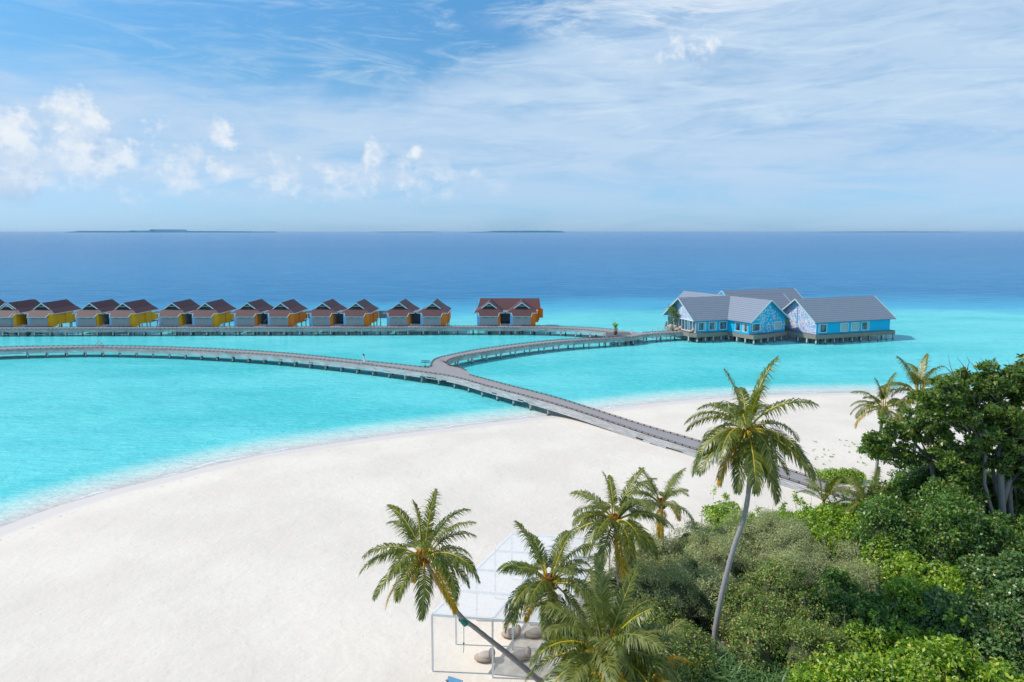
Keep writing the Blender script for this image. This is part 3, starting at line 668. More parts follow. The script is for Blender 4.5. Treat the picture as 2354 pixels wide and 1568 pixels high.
vlab = ['brown roofed villa with a yellow side cut off by the left edge of the picture', 'yellow sided brown roofed double villa nearest the left edge, shown with both gables', 'yellow sided brown roofed double villa, middle one of the three yellow pairs', 'yellow sided brown roofed double villa next to the first orange one',
        'orange sided brown roofed double villa next to the last yellow one', 'orange sided brown roofed double villa, middle one of the three separate gabled pairs', 'orange sided brown roofed double villa with open sea to its right, before the gap', 'stand-alone orange sided villa whose two gables are joined by one long ridge']
used = set(); vill = []
for (pr, px, _), lb_ in zip(places, vlab):
    o = pr if id(pr) not in used else copy_tree(pr); used.add(id(pr))
    o.location = U(px, 751.3-px*.0019, z=ZD); o.rotation_euler.z = R(-.8)
    tag(o, lb_, 'villa', 'brown roofed villas along the jetty'); vill.append(o)
for i_ in (0, 1, 2, 3, 6):     # the free-standing screen shows only beside two of the orange villas
    for ch in kids(vill[i_]):
        if ch.name.startswith(('privacy_screen', 'screen_post')): bpy.data.objects.remove(ch)
# ------------------------------------------------------------------ bicycles parked by the villas
def bicycle():
    root = empty('bicycle', (0, 0, 0))
    for x in (-.5, .5):
        b = MB(); pts = [(x+.31*math.cos(a), 0, .33+.31*math.sin(a)) for a in np.linspace(0, 2*math.pi, 19)]
        b.tube(pts, .03, 6, cap=False); wh = b.build('wheel', M['black'], root, off=(0, 0, 0))
        b = MB()
        for a in np.linspace(0, math.pi, 5)[:-1]: b.bar((x-.29*math.cos(a), 0, .33-.29*math.sin(a)), (x+.29*math.cos(a), 0, .33+.29*math.sin(a)), .01, .01)
        b.build('spokes', M['white'], wh, off=(0, 0, 0))
    b = MB()
    for p, q in (((-.5, 0, .33), (-.15, 0, .75)), ((-.5, 0, .33), (-.05, 0, .32)), ((-.05, 0, .32), (-.18, 0, .85)), ((-.05, 0, .32), (.36, 0, .78)), ((-.16, 0, .74), (.34, 0, .84)), ((.5, 0, .33), (.33, 0, 1.0))): b.tube([p, q], .028, 6)
    b.build('frame', M['white'], root, off=(0, 0, 0))
    b = MB(); b.box((-.19, 0, .90), (.26, .14, .07)); b.build('saddle', M['black'], root, off=(0, 0, 0))
    b = MB(); b.tube([(.22, -.28, 1.04), (.33, -.1, 1.02), (.33, .1, 1.02), (.22, .28, 1.04)], .02, 6); b.build('handlebar', M['black'], root, off=(0, 0, 0))
    b = MB(); b.box((.52, 0, .92), (.26, .30, .22)); b.build('basket', M['white'], root, off=(0, 0, 0))
    return root
b0 = bicycle(); V_ = lambda i, x, y, z=.32: Vector(vill[i].location)+Vector((x, y, z))
bik = [(V_(4, 3.7, 2.6), 80, 'white bicycle in the dark entry of the orange villa next to the yellow, left one'), (V_(4, 5.0, 2.4), 96, 'white bicycle in the dark entry of the orange villa next to the yellow, right one'),
       (V_(5, 4.9, 2.6), 85, 'white bicycle at the dark entry of the middle orange villa'), (V_(6, .1, -.75, 0.02), 92, 'white bicycle against the grey front wall before the gap in the villas'),
       (V_(3, -2.4, -.8, 0.02), 88, 'white bicycle in front of the blue strip of the last yellow villa'), (Vector(U(228, 797, z=ZD)), 78, 'bicycle standing alone on the left end of the beach walkway')]
for i, (p, a, l) in enumerate(bik):
    o = b0 if i == 0 else copy_tree(b0); o.location = p; o.rotation_euler.z = R(a); tag(o, l, 'bicycle', 'parked white bicycles')
# ------------------------------------------------------------------ blue overwater house
bx0, by0 = 40.66, 149.25; AA = R(19); AB = R(-60.5)
def fr(o, ang, left=True):
    a = Vector((math.cos(ang), math.sin(ang), 0)); n = Vector((-a.y, a.x, 0)) * (1 if left else -1)
    return lambda s, t, z: Vector((o[0], o[1], 0))+a*s+n*t+Vector((0, 0, z))
house = empty('blue_house', (60, 155, ZD), 0, 'bright blue overwater house with grey roofs and patterned gables on white piles', 'house')
Z0, ZE, ZR = 2.12, 5.25, 9.45; HW = 5.8
def wing(f, L, roof_s0, roof_s1, gable0, gable1, mat_='blue_wall', zr=ZR, ov=.75, wall=True, barge0=True, barge1=True):
    """f(s,t,z) with t 0..2*HW across"""
    if wall:
        b = MB(); pl = [f(0, 0, Z0), f(L, 0, Z0), f(L, 2*HW, Z0), f(0, 2*HW, Z0)]; b.prism(pl, (0, 0, ZE-Z0)); b.build('wall', M[mat_], house)
        for on, s in ((gable0, .0), (gable1, L)):
            if on:
                b = MB(); d = f(.12 if s == 0 else -.12, 0, 0)-f(0, 0, 0)
                b.prism([f(s, 0, ZE), f(s, 2*HW, ZE), f(s, HW, zr-.12)], d); b.build('gable_wall', M[mat_], house)
    sl = (zr-ZE)/HW; r = MB()
    for sg in (-1, 1):
        te = HW+sg*(HW+.55); ze = zr-sl*(HW+.55)
        q = [f(roof_s0, HW, zr), f(roof_s1, HW, zr), f(roof_s1, te, ze), f(roof_s0, te, ze)]; r.prism(q, (0, 0, -.16))
    r.build('roof', M['roof_grey'], house)
    b = MB()
    for on, s in ((barge0, roof_s0-.03), (barge1, roof_s1+.03)):
        if on:
            for sg in (-1, 1):
                b.bar(f(s, HW, zr-.10), f(s, HW+sg*(HW+.55), zr-sl*(HW+.55)-.10), .10, .28)
    if b.v: b.build('barge_board', M['trim'], house)
fA = fr((bx0, by0), AA)
P2 = fA(8.2, 0, 0); bb_ = Vector((math.cos(AB), math.sin(AB), 0)); gg = Vector((-bb_.y, bb_.x, 0))
P3 = P2+bb_*6.1
def fB(s, t, z): return Vector((P3.x, P3.y, 0))-bb_*s+gg*t+Vector((0, 0, z))      # s grows away from the camera-side gable
def fC(s, t, z): return fr((65.95, 146.5), AA)(s, t, z)
wing(fA, 12.0, -1.1, 13.7, True, False, barge1=False)
wing(fB, 25, -.9, 25.9, True, True)
wing(fC, 20.8, -.9, 21.9, True, True)
dr = U(1659.5, 668, z=ZR); fD = fr((dr.x-(-math.sin(AA))*HW, dr.y-math.cos(AA)*HW), AA)
wing(fD, 22.0, 0, 22.6, True, True)
gr_ = U(1800.8, 675, z=ZR); fG = fr((gr_.x-(-math.sin(AA))*HW, gr_.y-math.cos(AA)*HW), AA)
wing(fG, -12.0, -12.5, 0, False, True, barge0=False)
# platform deck
dk = [U(1569.8,761.5,z=2.1), U(1584,765.5,z=2.1), U(1600,766.6,z=2.1)+Vector((.1,-.3,0)), fA(8.2,-.45,2.1), P3+Vector((-.55,-.35,2.1)), U(1732.6,771.6,z=2.1), fB(-.5, 11.9, 2.1), U(1834,765.4,z=2.1), fC(-.5,-.5,2.1), fC(21.9,-.5,2.1), fC(22.2,12.2,2.1), fD(23,12.2,2.1), fD(-.5,12.4,2.1), fB(25.6,-.5,2.1), fA(-.6,11.9,2.1)]
dk = [Vector((v.x, v.y, 2.1)) for v in dk]
del dk[4]
b = MB(); b.prism(dk, (0, 0, -.22)); b.build('platform', M['deck'], house)
b = MB()
for i in range(len(dk)):
    p, q = dk[i], dk[(i+1) % len(dk)]; b.bar(p+Vector((0, 0, -.45)), q+Vector((0, 0, -.45)), .10, .86)
b.build('fascia', M['fascia'], house)
def pile_line(p, q, n, inset=.25):
    for i in range(n):
        v = p.lerp(q, (i+.1)/n if n > 1 else 0); b = MB(); b.tube([(v.x, v.y+inset, -3.2), (v.x, v.y+inset, 1.3)], .17, 10); b.build('pile', M['pile'], house, smooth=True)
pile_line(dk[1], dk[2], 1); pile_line(dk[2], dk[3], 4); pile_line(dk[3], dk[4], 3); pile_line(dk[4], dk[5], 5); pile_line(dk[5], dk[6], 1); pile_line(dk[6], dk[7], 2); pile_line(dk[7], dk[8], 9); pile_line(dk[8], dk[9], 4)
for off in (4.5, 8.5):
    pile_line(dk[2]+Vector((-.3*off, off, 0)), dk[3]+Vector((-.3*off, off, 0)), 4); pile_line(dk[7]+Vector((-.33*off, off, 0)), dk[8]+Vector((-.33*off, off, 0)), 8); pile_line(dk[4]+Vector((-.4*off, off, 0)), dk[5]+Vector((-.4*off, off, 0)), 4)
# windows
def window(f, s0, s1, z0, z1, side=-1, kind=0, ax='t'):
    """on the face t=0 (ax t) or s=0 (ax s)"""
    def P_(s, z, o): return f(s, -o, z) if ax == 't' else f(-o, s, z)
    b = MB(); w_ = .13
    for a, c in (((s0, z0), (s1, z0)), ((s0, z1), (s1, z1))): b.bar(P_(a[0]-w_/2, a[1], .05), P_(c[0]+w_/2, c[1], .05), .12, w_)
    for s in (s0, s1): b.bar(P_(s, z0+w_/2, .05), P_(s, z1-w_/2, .05), .12, w_)
    fr_ = b.build('window', M['white'], house)
    b = MB(); d = P_(0, 0, .02)-P_(0, 0, 0); b.prism([P_(s0, z0, .0), P_(s1, z0, .0), P_(s1, z1, .0), P_(s0, z1, .0)], d); b.build('pane', M['glass'], fr_, off=house.location)
    if kind:
        b = MB(); c0, c1 = (s0+.1, s0+.55) if kind == 1 else ((s1-.55, s1-.1) if kind == 2 else (s0+.1, s1-.1))
        n = 5 if kind < 3 else 14
        for i in range(n):
            a = c0+(c1-c0)*i/n; b.prism([P_(a, z0+.08, .022), P_(a+(c1-c0)/n*.8, z0+.08, .022), P_(a+(c1-c0)/n*.8, z1-.08, .022), P_(a, z1-.08, .022)], d*.4)
        b.build('curtain', M['trim'], fr_, off=house.location)
for (a, c), k in zip(((.5, 2.4), (3.3, 5.2), (6.1, 7.9)), (2, 2, 0)): window(fA, a, c, 2.6, 4.35, kind=k)
def fBl(s, t, z): return fB(6.1-s, t, z)    # left flank of the front wing, measured from the inner corner
for (a, c), k in zip(((2.3, 3.7), (4.35, 5.7)), (0, 1)): window(fBl, a, c, 2.6, 4.35, kind=k)
for (a, c), k in zip(((.95, 3.3), (7.95, 10.2)), (0, 3)): window(fB, a, c, 2.75, 4.4, kind=k, ax='s')
for (a, c), k in zip(((.6, 2.75), (6.6, 8.7), (9.6, 11.7), (12.5, 14.6)), (1, 3, 3, 2)): window(fC, a, c, 2.55, 4.35, kind=k)
def lamps(f, ss_):
    for s in ss_:
        for k in (0, .5):
            b = MB(); b.bar(f(s+k, -.02, 4.92), f(s+k, -.34, 4.98), .13, .08); b.bar(f(s+k, -.28, 4.95), f(s+k, -.28, 4.70), .14, .13); b.build('wall_lamp', M['navy'], house)
lamps(fA, (1.2, 4.0, 6.9)); lamps(fBl, (2.9, 4.9)); lamps(fC, (1.3, 7.4, 10.4, 13.3, 16.6))
# painted murals on the gables
def mural(f, base_white, seed, z_low, avoid=()):
    rd = random.Random(seed); sl = (ZR-ZE)/HW
    def inside(t0, t1, z0, z1):
        for t in (t0, t1):
            if z1 > ZR-.45-sl*abs(t-HW)-.25 or t < .08 or t > 2*HW-.08: return False
        for a, c, e, g in avoid:
            if t1 > a-.15 and t0 < c+.15 and z1 > e-.15 and z0 < g+.15: return False
        return z0 > z_low
    cells = {}
    lay = {0: MB(), 1: MB(), 2: MB()}; u_ = .155
    occ = set()
    for k in range(900):
        t = rd.uniform(.1, 2*HW-.3); z = rd.uniform(z_low, ZR-.6)
        ln = rd.choice([3, 4, 5, 6, 7]); hor = rd.random() < (.35)
        cellz = [(int(t/u_)+i, int(z/u_)) if hor else (int(t/u_), int(z/u_)+i) for i in range(ln)]
        if rd.random() < .5: cellz += [(cellz[-1][0]+(0 if hor else j), cellz[-1][1]+(j if hor else 0)) for j in (1, 2)]
        near = set((a+i, c_+j) for a, c_ in cellz for i in (-1, 0, 1) for j in (-1, 0, 1))
        if near & occ and rd.random() > (.22 if base_white else .06): continue
        if not all(inside(a*u_, (a+1)*u_, c_*u_, (c_+1)*u_) for a, c_ in cellz): continue
        occ |= set(cellz); pk = rd.random() < .45; mm = (2 if rd.random() < .35 else 0) if base_white else (0 if rd.random() < .9 else 2)
        for i, (a, c_) in enumerate(cellz):
            m2 = 1 if pk and i in (0, len(cellz)-1, 2) else mm
            o = .012+m2*.004
            lay[m2].poly([f(-o, a*u_, c_*u_), f(-o, (a+1)*u_, c_*u_), f(-o, (a+1)*u_, (c_+1)*u_), f(-o, a*u_, (c_+1)*u_)][::-1])
    for k, mn in ((0, 'mural_white'), (1, 'pink'), (2, 'blue_wall' if base_white else 'mural_grey')):
        if lay[k].v: lay[k].build('mural', M[mn], house)
mural(fB, False, 3, 2.2, avoid=((.95, 3.3, 2.75, 4.4), (7.95, 10.2, 2.75, 4.4)))
def pale_face(f, z0):
    b = MB(); b.prism([f(0, 0.02, z0), f(0, 2*HW-.02, z0), f(0, 2*HW-.02, ZE+.0), f(0, HW, ZR-.2), f(0, .02, ZE+.0)], f(-.008, 0, 0)-f(0, 0, 0)); b.build('gable_paint', M['mural_grey'], house)
pale_face(fC, 2.15); mural(fC, False, 5, 2.2); mural(fC, True, 15, 2.2)
pale_face(fA, 4.6); mural(fA, False, 8, 4.75)
b = MB(); b.bar(fC(-.05, HW, 2.2), fC(-.05, HW, ZR-.4), .05, .05); b.build('drain_pipe', M['navy'], house)
# glazed entrance under the left gable
b = MB(); b.prism([fA(0, .2, 2.2), fA(0, 2*HW-.2, 2.2), fA(0, 2*HW-.2, 4.6), fA(0, .2, 4.6)], fA(-.01, 0, 0)-fA(0, 0, 0)); gl = b.build('glass_front', M['glass'], house)
b = MB()
for t in (.1, 1.25, 2.45, 3.1, 4.4, 5.6, 6.8, 7.5, 8.7, 9.9, 11.4): b.bar(fA(-.06, t, 2.12), fA(-.06, t, 4.65), .17, .17)
for z in (2.2, 4.62): b.bar(fA(-.06, 0, z), fA(-.06, 2*HW, z), .17, .17)
b.build('mullions', M['white'], gl, off=house.location)
b = MB(); b.bar(fA(-.06, -.02, 2.12), fA(-.06, -.02, 5.2), .16, .16); b.build('corner_post', M['pink'], house)
b = MB(); ga = fB(1.5, 11.6, 2.1); gb = fC(2.0, 9.0, 2.1)
b.prism([ga, gb, gb+Vector((0, 0, 3.3)), ga+Vector((0, 0, 3.3))], (.1, .25, 0))
n = 16
for i in range(n):
    p = ga.lerp(gb, (i+.5)/n)+Vector((-.05, -.08, .02)); b.bar(p, p+Vector((0, 0, 3.2)), .12, .08)
b.build('grey_shutter_wall', simple('grey corrugated shutter', (.36, .37, .38), .6), house)
# potted plants
def potted(loc, kind, label, cat='potted plant', pot='terracotta', ph=1.1, pr=.5, h=3.5, group=None, seed=1):
    rd = random.Random(seed); root = empty('potted_plant', loc, 0, label, cat, group)
    b = MB(); b.tube([(0, 0, 0), (0, 0, ph*.35), (0, 0, ph*.85), (0, 0, ph)], [pr*.62, pr*.95, pr, pr*.88], 14); b.build('pot', M[pot], root, off=(0, 0, 0), smooth=True)
    st = MB(); lf = MB()
    for i in range(7 if kind == 'tree' else 9):
        a = rd.uniform(0, 6.28); tip = Vector((math.cos(a)*rd.uniform(.2, .55)*h*.5, math.sin(a)*rd.uniform(.2, .55)*h*.5, ph+h*rd.uniform(.55, 1)))
        midp = Vector((tip.x*.35, tip.y*.35, ph+(tip.z-ph)*.55)); st.tube([(0, 0, ph*.8), midp, tip], [.05, .035, .015], 5)
        for k in range(46 if kind == 'tree' else 16):
            t = rd.uniform(.35, 1.05); c_ = midp.lerp(tip, max(0, t*1.6-.6)) if t > .4 else Vector((0, 0, ph)).lerp(midp, t)
            c_ = c_+Vector((rd.gauss(0, .2), rd.gauss(0, .2), rd.gauss(0, .18))); d = Vector((rd.gauss(0, 1), rd.gauss(0, 1), rd.uniform(-.2, .9))).normalized()
            sd_ = d.cross(Vector((rd.random(), rd.random(), rd.random()+.1))).normalized(); L_ = rd.uniform(.3, .55); w_ = L_*.22
            lf.poly([c_, c_+d*L_*.5+sd_*w_, c_+d*L_, c_+d*L_*.5-sd_*w_])
    st.build('stem', M['twig'], root, off=(0, 0, 0)); lf.build('foliage', M['l_mixed' if kind == 'tree' else 'l_bright'], root, off=(0, 0, 0))
potted(U(1543, 758.2, z=ZD)+Vector((0, 0, .05)), 'tree', 'tall leafy potted tree reaching left of the blue house entrance', ph=1.2, pr=.55, h=5.0, seed=4)
potted(U(1552, 758.6, z=ZD)+Vector((0, 0, .05)), 'tree', 'bushy potted tree standing against the glazed front of the blue house', ph=1.1, pr=.55, h=4.0, seed=9)
potted(U(1415, 769.2, z=2.2)+Vector((0, 0, .0)), 'shrub', 'single spiky plant in a dark brown pot on the triangular platform', pot='pot_brown', ph=.85, pr=.42, h=1.8, seed=5)
pp = fB(1.2, 13.0, 2.1); potted(pp, 'shrub', 'potted plant in the gap between the two patterned gables', pot='pot_brown', ph=.9, pr=.4, h=1.6, seed=6)
def beanbag(loc, rz, label, sc=1.0, cat='beanbag', m1='bag', group=None):
    root = empty('beanbag', loc, R(rz), label, cat, group)
    b = MB(); b.ball((0, 0, .20*sc), .5*sc, 16, 8, (1.35, .85, .42), 0, .03); b.build('seat_cushion', M['bag_tan'], root, off=(0, 0, 0), smooth=True)
    b = MB(); b.ball((.12*sc, .02, .34*sc), .46*sc, 16, 8, (1.1, .82, .42), 0, .03); b.build('top_cushion', M[m1], root, off=(0, 0, 0), smooth=True)
    b = MB(); b.ball((.50*sc, 0, .48*sc), .36*sc, 14, 8, (.62, 1.05, .85), 0, .04); b.build('backrest', M[m1], root, off=(0, 0, 0), smooth=True)
beanbag(U(1558, 760.2, z=ZD)+Vector((0, 0, .02)), 20, 'large beige beanbag beside the potted trees at the blue house entrance', 1.35)
beanbag(U(1589, 764.2, z=2.1), 30, 'beige beanbag on the platform corner in front of the blue house glazing', 1.1)
# bollard lamps at the hub
for i, (px, py, l) in enumerate(((1452, 764.5, 'short white bollard light where the villa jetty joins the link'), (1498, 768.6, 'short grey bollard light on the near edge of the link walkway'))):
    root = empty('bollard_light', U(px, py, z=ZD), 0, l, 'bollard light', 'bollard lights at the walkway hub')
    b = MB(); b.tube([(0, 0, 0), (0, 0, .55)], .11, 10); b.build('post', M['white'], root, off=(0, 0, 0)); b = MB(); b.tube([(0, 0, .55), (0, 0, .66)], [.15, .10], 10); b.build('cap', M['grey_dark'], root, off=(0, 0, 0))
# ------------------------------------------------------------------ woman on the walkway
def person(loc):
    root = empty('person', loc, R(0), 'woman with long dark hair in a flowing white dress walking left on the beach walkway', 'person')
    # x = walking direction is -X
    J = {'pel': (0, 0, .92), 'wa': (0, 0, 1.08), 'ch': (-.02, 0, 1.28), 'nk': (-.04, 0, 1.42), 'hd': (-.07, 0, 1.50), 'top': (-.08, 0, 1.62),
         'shl': (-.02, .17, 1.36), 'ell': (.08, .22, 1.12), 'wrl': (.0, .20, .92), 'shr': (-.02, -.17, 1.36), 'elr': (-.10, -.22, 1.12), 'wrr': (-.22, -.18, .98),
         'hpl': (0, .09, .88), 'knl': (-.16, .10, .50), 'anl': (-.24, .10, .10), 'tol': (-.37, .10, .04), 'hpr': (0, -.09, .88), 'knr': (.02, -.09, .49), 'anr': (.24, -.09, .14), 'tor': (.18, -.09, .03), 'hal': (-.03, .20, .82), 'har': (-.29, -.17, .94)}
    E_ = [('pel', 'wa'), ('wa', 'ch'), ('ch', 'nk'), ('nk', 'hd'), ('hd', 'top'), ('ch', 'shl'), ('shl', 'ell'), ('ell', 'wrl'), ('wrl', 'hal'), ('ch', 'shr'), ('shr', 'elr'), ('elr', 'wrr'), ('wrr', 'har'), ('pel', 'hpl'), ('hpl', 'knl'), ('knl', 'anl'), ('anl', 'tol'), ('pel', 'hpr'), ('hpr', 'knr'), ('knr', 'anr'), ('anr', 'tor')]
    rad = {'pel': .13, 'wa': .10, 'ch': .12, 'nk': .05, 'hd': .085, 'top': .075, 'shl': .055, 'shr': .055, 'ell': .04, 'elr': .04, 'wrl': .028, 'wrr': .028, 'hal': .03, 'har': .03, 'hpl': .085, 'hpr': .085, 'knl': .055, 'knr': .055, 'anl': .038, 'anr': .038, 'tol': .035, 'tor': .035}
    ks = list(J); me = bpy.data.meshes.new('body'); me.from_pydata([J[k] for k in ks], [(ks.index(a), ks.index(c_)) for a, c_ in E_], [])
    o = link('body', me, root); md = o.modifiers.new('skin', 'SKIN'); me.materials.append(M['skin'])
    for i, k in enumerate(ks): me.skin_vertices[0].data[i].radius = (rad[k], rad[k])
    me.skin_vertices[0].data[0].use_root = True; sbd = o.modifiers.new('sub', 'SUBSURF'); sbd.levels = 1; sbd.render_levels = 1
    b = MB(); b.tube([(-.03, 0, 1.40), (-.02, 0, 1.28), (0, 0, 1.10), (.03, 0, .90), (.10, 0, .70), (.20, 0, .48), (.26, 0, .36)], [.10, .17, .145, .19, .24, .29, .30], 14, cap=False)
    b.tube([(-.03, -.17, 1.37), (-.11, -.23, 1.12), (-.20, -.19, 1.0)], [.08, .075, .06], 8); b.tube([(-.03, .17, 1.37), (.08, .23, 1.12), (.02, .21, .98)], [.08, .075, .06], 8)
    b.prism([(.18, .0, .85), (.42, .05, .62), (.62, .0, .30), (.40, -.05, .28), (.2, 0, .4)], (0, .03, 0)); b.build('dress', M['dress'], root, off=(0, 0, 0), smooth=True)
    b = MB(); b.ball((-.05, 0, 1.58), .115, 12, 8, (1.05, .95, 1.05)); b.tube([(-.02, 0, 1.60), (.06, 0, 1.46), (.11, 0, 1.30), (.16, 0, 1.16)], [.09, .085, .07, .02], 8); b.build('hair', M['hair'], root, off=(0, 0, 0), smooth=True)
person(U(836.5, 836.3, z=ZD)+Vector((0, 0, .03)))
# ------------------------------------------------------------------ white shade pavilion on the sand
pv = empty('shade_pavilion', (-4.2, 33.9, 1.1), 0, 'white steel frame pavilion with a flat white mesh roof on the sand', 'pavilion')
e1 = Vector((3.2, -.46, 0)); e2 = Vector((1.05, 2.40, 0)); o0 = Vector((-4.21, 33.93, 0)); ZT = 4.45
for i in range(3):
    for j in range(5):
        if (i, j) == (2, 0): pass
        p = o0+e1*i+e2*j; g = float(gz(p.x, p.y)); b = MB(); b.bar((p.x, p.y, g-.2), (p.x, p.y, ZT), .10, .10); b.build('post', M['steel'], pv)
b = MB()
for j in range(5): b.bar(o0+e2*j+Vector((0, 0, ZT-.02)), o0+e1*2+e2*j+Vector((0, 0, ZT-.02)), .09, .14)
b.build('crossbeams', M['steel'], pv)
b = MB()
for i in range(3): b.bar(o0+e1*i+Vector((0, 0, ZT-.02)), o0+e1*i+e2*4+Vector((0, 0, ZT-.02)), .10, .14)
b.build('long_beams', M['steel'], pv)
m, T = mat('white shade mesh'); pos = T.n('ShaderNodeNewGeometry').outputs['Position']
nn_ = T.noise(pos, 2.2, 4, .7); dfu = T.n('ShaderNodeBsdfDiffuse', {'Color': T.mix(nn_, (.84, .85, .86), (.92, .92, .92))})
trl = T.n('ShaderNodeBsdfTranslucent', {'Color': (.9, .9, .9, 1)}); tp = T.n('ShaderNodeBsdfTransparent')
a_ = T.n('ShaderNodeMixShader', {0: .3, 1: dfu.outputs[0], 2: trl.outputs[0]}); finish(T, T.n('ShaderNodeMixShader', {0: T.ss(nn_, .3, .7, .22, .46), 1: a_.outputs[0], 2: tp.outputs[0]}).outputs[0]); M['mesh'] = m
nx_, ny_ = 14, 24; V = []; F = []
for j in range(ny_+1):
    for i in range(nx_+1):
        u_, v_ = i/nx_, j/ny_; sag = .10*abs(math.sin(math.pi*v_*4))*abs(math.sin(math.pi*u_*2)); p = o0+e1*2*u_+e2*4*v_
        V.append((p.x-pv.location.x, p.y-pv.location.y, ZT+.07-sag-pv.location.z))
for j in range(ny_):
    for i in range(nx_): k = j*(nx_+1)+i; F.append((k, k+1, k+nx_+2, k+nx_+1))
link('mesh_roof', mesh_np('mesh_roof', V, F, [M['mesh']], smooth=True), pv)
bbl = ['taupe beanbag lounger by the middle front post of the pavilion, half in sun', 'taupe beanbag lounger behind the leaning palm trunk under the pavilion', 'taupe beanbag lounger at the back of the pavilion behind a white post', 'taupe beanbag lounger at the back right of the pavilion, partly behind palm fronds']
for (px, py), l in zip(((1113, 1521), (1196, 1517), (1174, 1466), (1228, 1466)), bbl):
    p = U(px, py, z=1.1); p.z = float(gz(p.x, p.y)); beanbag(p, 2, l, .85, 'beanbag', 'bag', 'beanbag loungers under the pavilion')
# small blue object at the bottom edge
root = empty('folding_seat', U(1044, 1576, z=1.1), R(-25), 'corner of a small blue topped folding seat on the sand at the bottom edge', 'seat')
b = MB(); b.box((0, 0, .3), (.7, .3, .05)); b.build('seat', simple('pale blue canvas', (.12, .32, .5)), root, off=(0, 0, 0))
for x in (-.4, .4):
    b = MB(); b.bar((x, -.18, 0), (x, .18, .3), .04, .04); b.bar((x, .18, 0), (x, -.18, .3), .04, .04); b.build('leg', M['kerb'], root, off=(0, 0, 0))
# ------------------------------------------------------------------ foliage
def leaves(C, Nn, n, ln, asp, up=.3, jit=.9, fold=.25, lr=(.7, 1.3)):
    """C (n,3) positions, Nn (n,3) outward normals -> verts, quads"""
    n = len(C); r = rng.normal(size=(n, 3)); nn = Nn+r*jit; nn[:, 2] += up; nn /= np.linalg.norm(nn, axis=1)[:, None]
    t = rng.normal(size=(n, 3))+Nn*.5; t -= nn*(t*nn).sum(1)[:, None]; t /= np.linalg.norm(t, axis=1)[:, None]+1e-9
    sd_ = np.cross(t, nn); L = ln*rng.uniform(lr[0], lr[1], n)[:, None]; W = L*asp
    V = np.stack([C, C+t*L*.45+sd_*W*.5+nn*L*fold*.3, C+t*L-nn*L*.08, C+t*L*.45-sd_*W*.5+nn*L*fold*.3], 1).reshape(-1, 3)
    F = np.arange(4*n).reshape(-1, 4); return V, F
SPEC = {'olive': ('l_olive', .085, .45, 230, .5), 'bright': ('l_bright', .215, .48, 70, .5), 'lime': ('l_lime', .17, .55, 95, .5), 'dark': ('l_dark', .19, .52, 90, .5), 'mixed': ('l_mixed', .12, .55, 130, .5), 'teal': ('l_teal', .17, .8, 100, .5)}
def sph(n, zmin=-.25):
    z = rng.uniform(zmin, 1, n); a = rng.uniform(0, 2*math.pi, n); q = np.sqrt(1-z*z); return np.stack([q*np.cos(a), q*np.sin(a), z], 1)
def dome_leaves(c, r, h, sp, ncl=30):
    """one rounded mass: foliage clumps over an ellipsoid of radius r and height h, standing at c"""
    _, ln, asp, per, cr = SPEC[sp]; D = sph(ncl, -.05); base = np.array([c[0], c[1], c[2]+h*.42]); rad = np.array([r, r, h*.58])
    lump = rng.uniform(.82, 1.14, ncl)[:, None]; CC = base+D*rad*lump*.86; Cs, Ns = [], []
    for i in range(ncl):
        k = int(per*rng.uniform(.7, 1.3)); d = sph(k, -.6); rr = cr*rng.uniform(.75, 1.25)
        q = d*rr*rng.uniform(.45, 1.0, (k, 1))**.5; q[:, 2] *= .8
        Cs.append(CC[i]+q); Ns.append(d*.7+D[i]*.5)
    # low fringe down to the ground
    k = int(per*4); a = rng.uniform(0, 2*math.pi, k); z = rng.uniform(0.05, .5, k)*h
    Cs.append(np.stack([c[0]+np.cos(a)*r*rng.uniform(.85, 1.05, k), c[1]+np.sin(a)*r*rng.uniform(.85, 1.05, k), c[2]+z], 1)); Ns.append(np.stack([np.cos(a), np.sin(a), a*0+.3], 1))
    return np.concatenate(Cs), np.concatenate(Ns)
def blades(c, r, n, L0, V, F):
    for _ in range(n):
        a = rng.uniform(0, 6.28); q = r*math.sqrt(rng.uniform()); p = np.array([c[0]+q*math.cos(a), c[1]+q*math.sin(a), c[2]+rng.uniform(0, .3)])
        b_ = rng.uniform(0, 6.28); d = np.array([math.cos(b_), math.sin(b_), 0]); s_ = np.array([-d[1], d[0], 0])*.035; L_ = L0*rng.uniform(.7, 1.2); e = rng.uniform(.9, 1.4)
        k = len(V); w = 1.0
        pts = [p]
        for j in range(3): pts.append(pts[-1]+(d*math.cos(e)+np.array([0, 0, math.sin(e)]))*L_/3); e -= rng.uniform(.35, .8)
        for j, q_ in enumerate(pts):
            w = (1, 1.1, .8, .12)[j]; V.append(q_-s_*w); V.append(q_+s_*w)
        for j in range(3): F.append((k+2*j, k+2*j+1, k+2*j+3, k+2*j+2))
